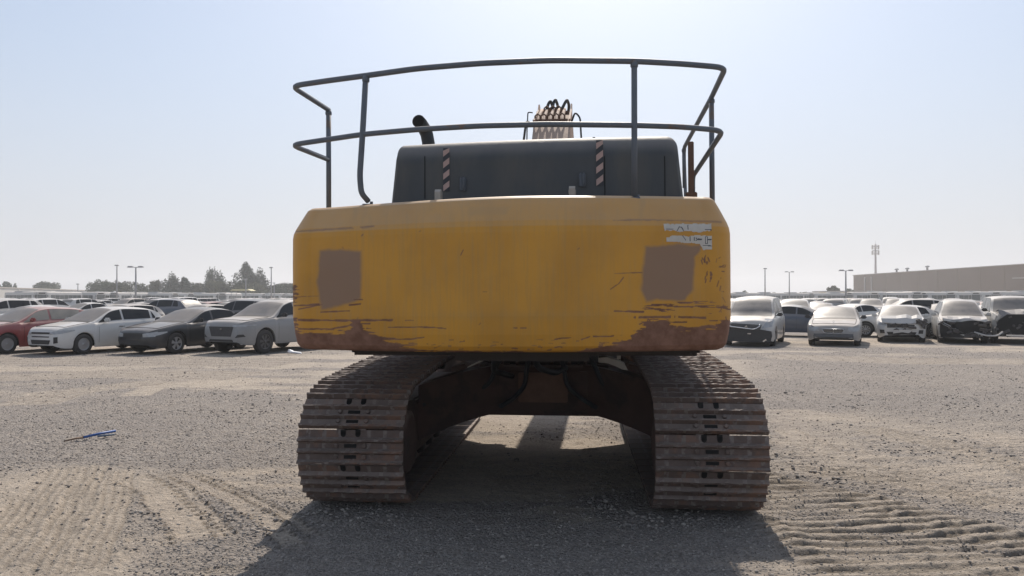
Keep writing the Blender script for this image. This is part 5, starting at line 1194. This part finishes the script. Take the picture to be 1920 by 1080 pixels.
for z in (H - 1.6, H - 4.6):
    for k in range(6):
        a = k * math.pi / 3 + .3; MB().box((1.75 * math.cos(a), 1.75 * math.sin(a), z), (.45, .45, 2.3), M=Matrix.Rotation(a, 3, 'Z')).build('antenna', M_roofm, r)
for z in (H - 1.2, H - 3.3, H - 5.2):
    m2 = MB(); m2.tube([(1.55 * math.cos(a), 1.55 * math.sin(a), z) for a in np.linspace(0, 2 * math.pi, 19)], .07, 6); m2.tube([(-1.5, 0, z), (1.5, 0, z)], .06, 6); m2.build('platform_ring', M_steel, r)

# ---------------------------------------------------------------- small things on the ground
x0, y0 = gnd(122, 831); x1, y1 = gnd(218, 817); xm, ym = gnd(158, 826)
r = thing('broken_stick', 'thin broken stick, half blue and half brown, lying on the gravel', 'stick', (xm, ym, .03))
MB().tube([(0, 0, .012), ((x1 - xm) * .5, (y1 - ym) * .5, .03), (x1 - xm, y1 - ym, .035)], .016, 8).build('blue_half', mat('faded_blue_plastic', (.03, .10, .32), .5, .2, 30), r)
MB().tube([(x0 - xm, y0 - ym, -.002), ((x0 - xm) * .5, (y0 - ym) * .5 + .01, .01), (0, 0, .012)], [.008, .011, .013], 7).build('brown_half', mat('weathered_wood', (.19, .13, .09), .9, .3, 30), r)
MB().tube([(.12, .10, .01), (.30, .16, .02)], .012, 7).build('splinter', mat('faded_blue_grey', (.12, .16, .22), .6, .2), r)
xx, yy = gnd(553, 663); mb = MB(); mb.box((0, 0, .04), (.42, .16, .05), M=Euler((.1, .15, .3)).to_matrix(), bev=.02); mb.box((-.12, .03, .07), (.2, .12, .07), M=Euler((.5, .3, 1)).to_matrix(), bev=.02)
o = mb.build('crumpled_litter', mat('pale_plastic_litter', (.6, .62, .66), .5, .1)); o.location = (xx, yy, 0); tag(o, 'crumpled white plastic litter on the gravel at the excavator left edge', 'litter')

# ---------------------------------------------------------------- air
hz = MB().box((0, 650, 22), (3400, 2100, 47)).build('haze', None); hz.data.materials.clear()
m = bpy.data.materials.new('dusty_air'); m.use_nodes = True; t = m.node_tree; t.nodes.clear(); ou = t.nodes.new('ShaderNodeOutputMaterial'); pv = t.nodes.new('ShaderNodeVolumePrincipled')
pv.inputs['Color'].default_value = (.97, .98, 1, 1); pv.inputs['Density'].default_value = .0007; pv.inputs['Anisotropy'].default_value = .35; t.links.new(pv.outputs[0], ou.inputs['Volume'])
hz.data.materials.append(m); tag(hz, 'pale dusty haze over the lot', 'haze', kind='stuff')
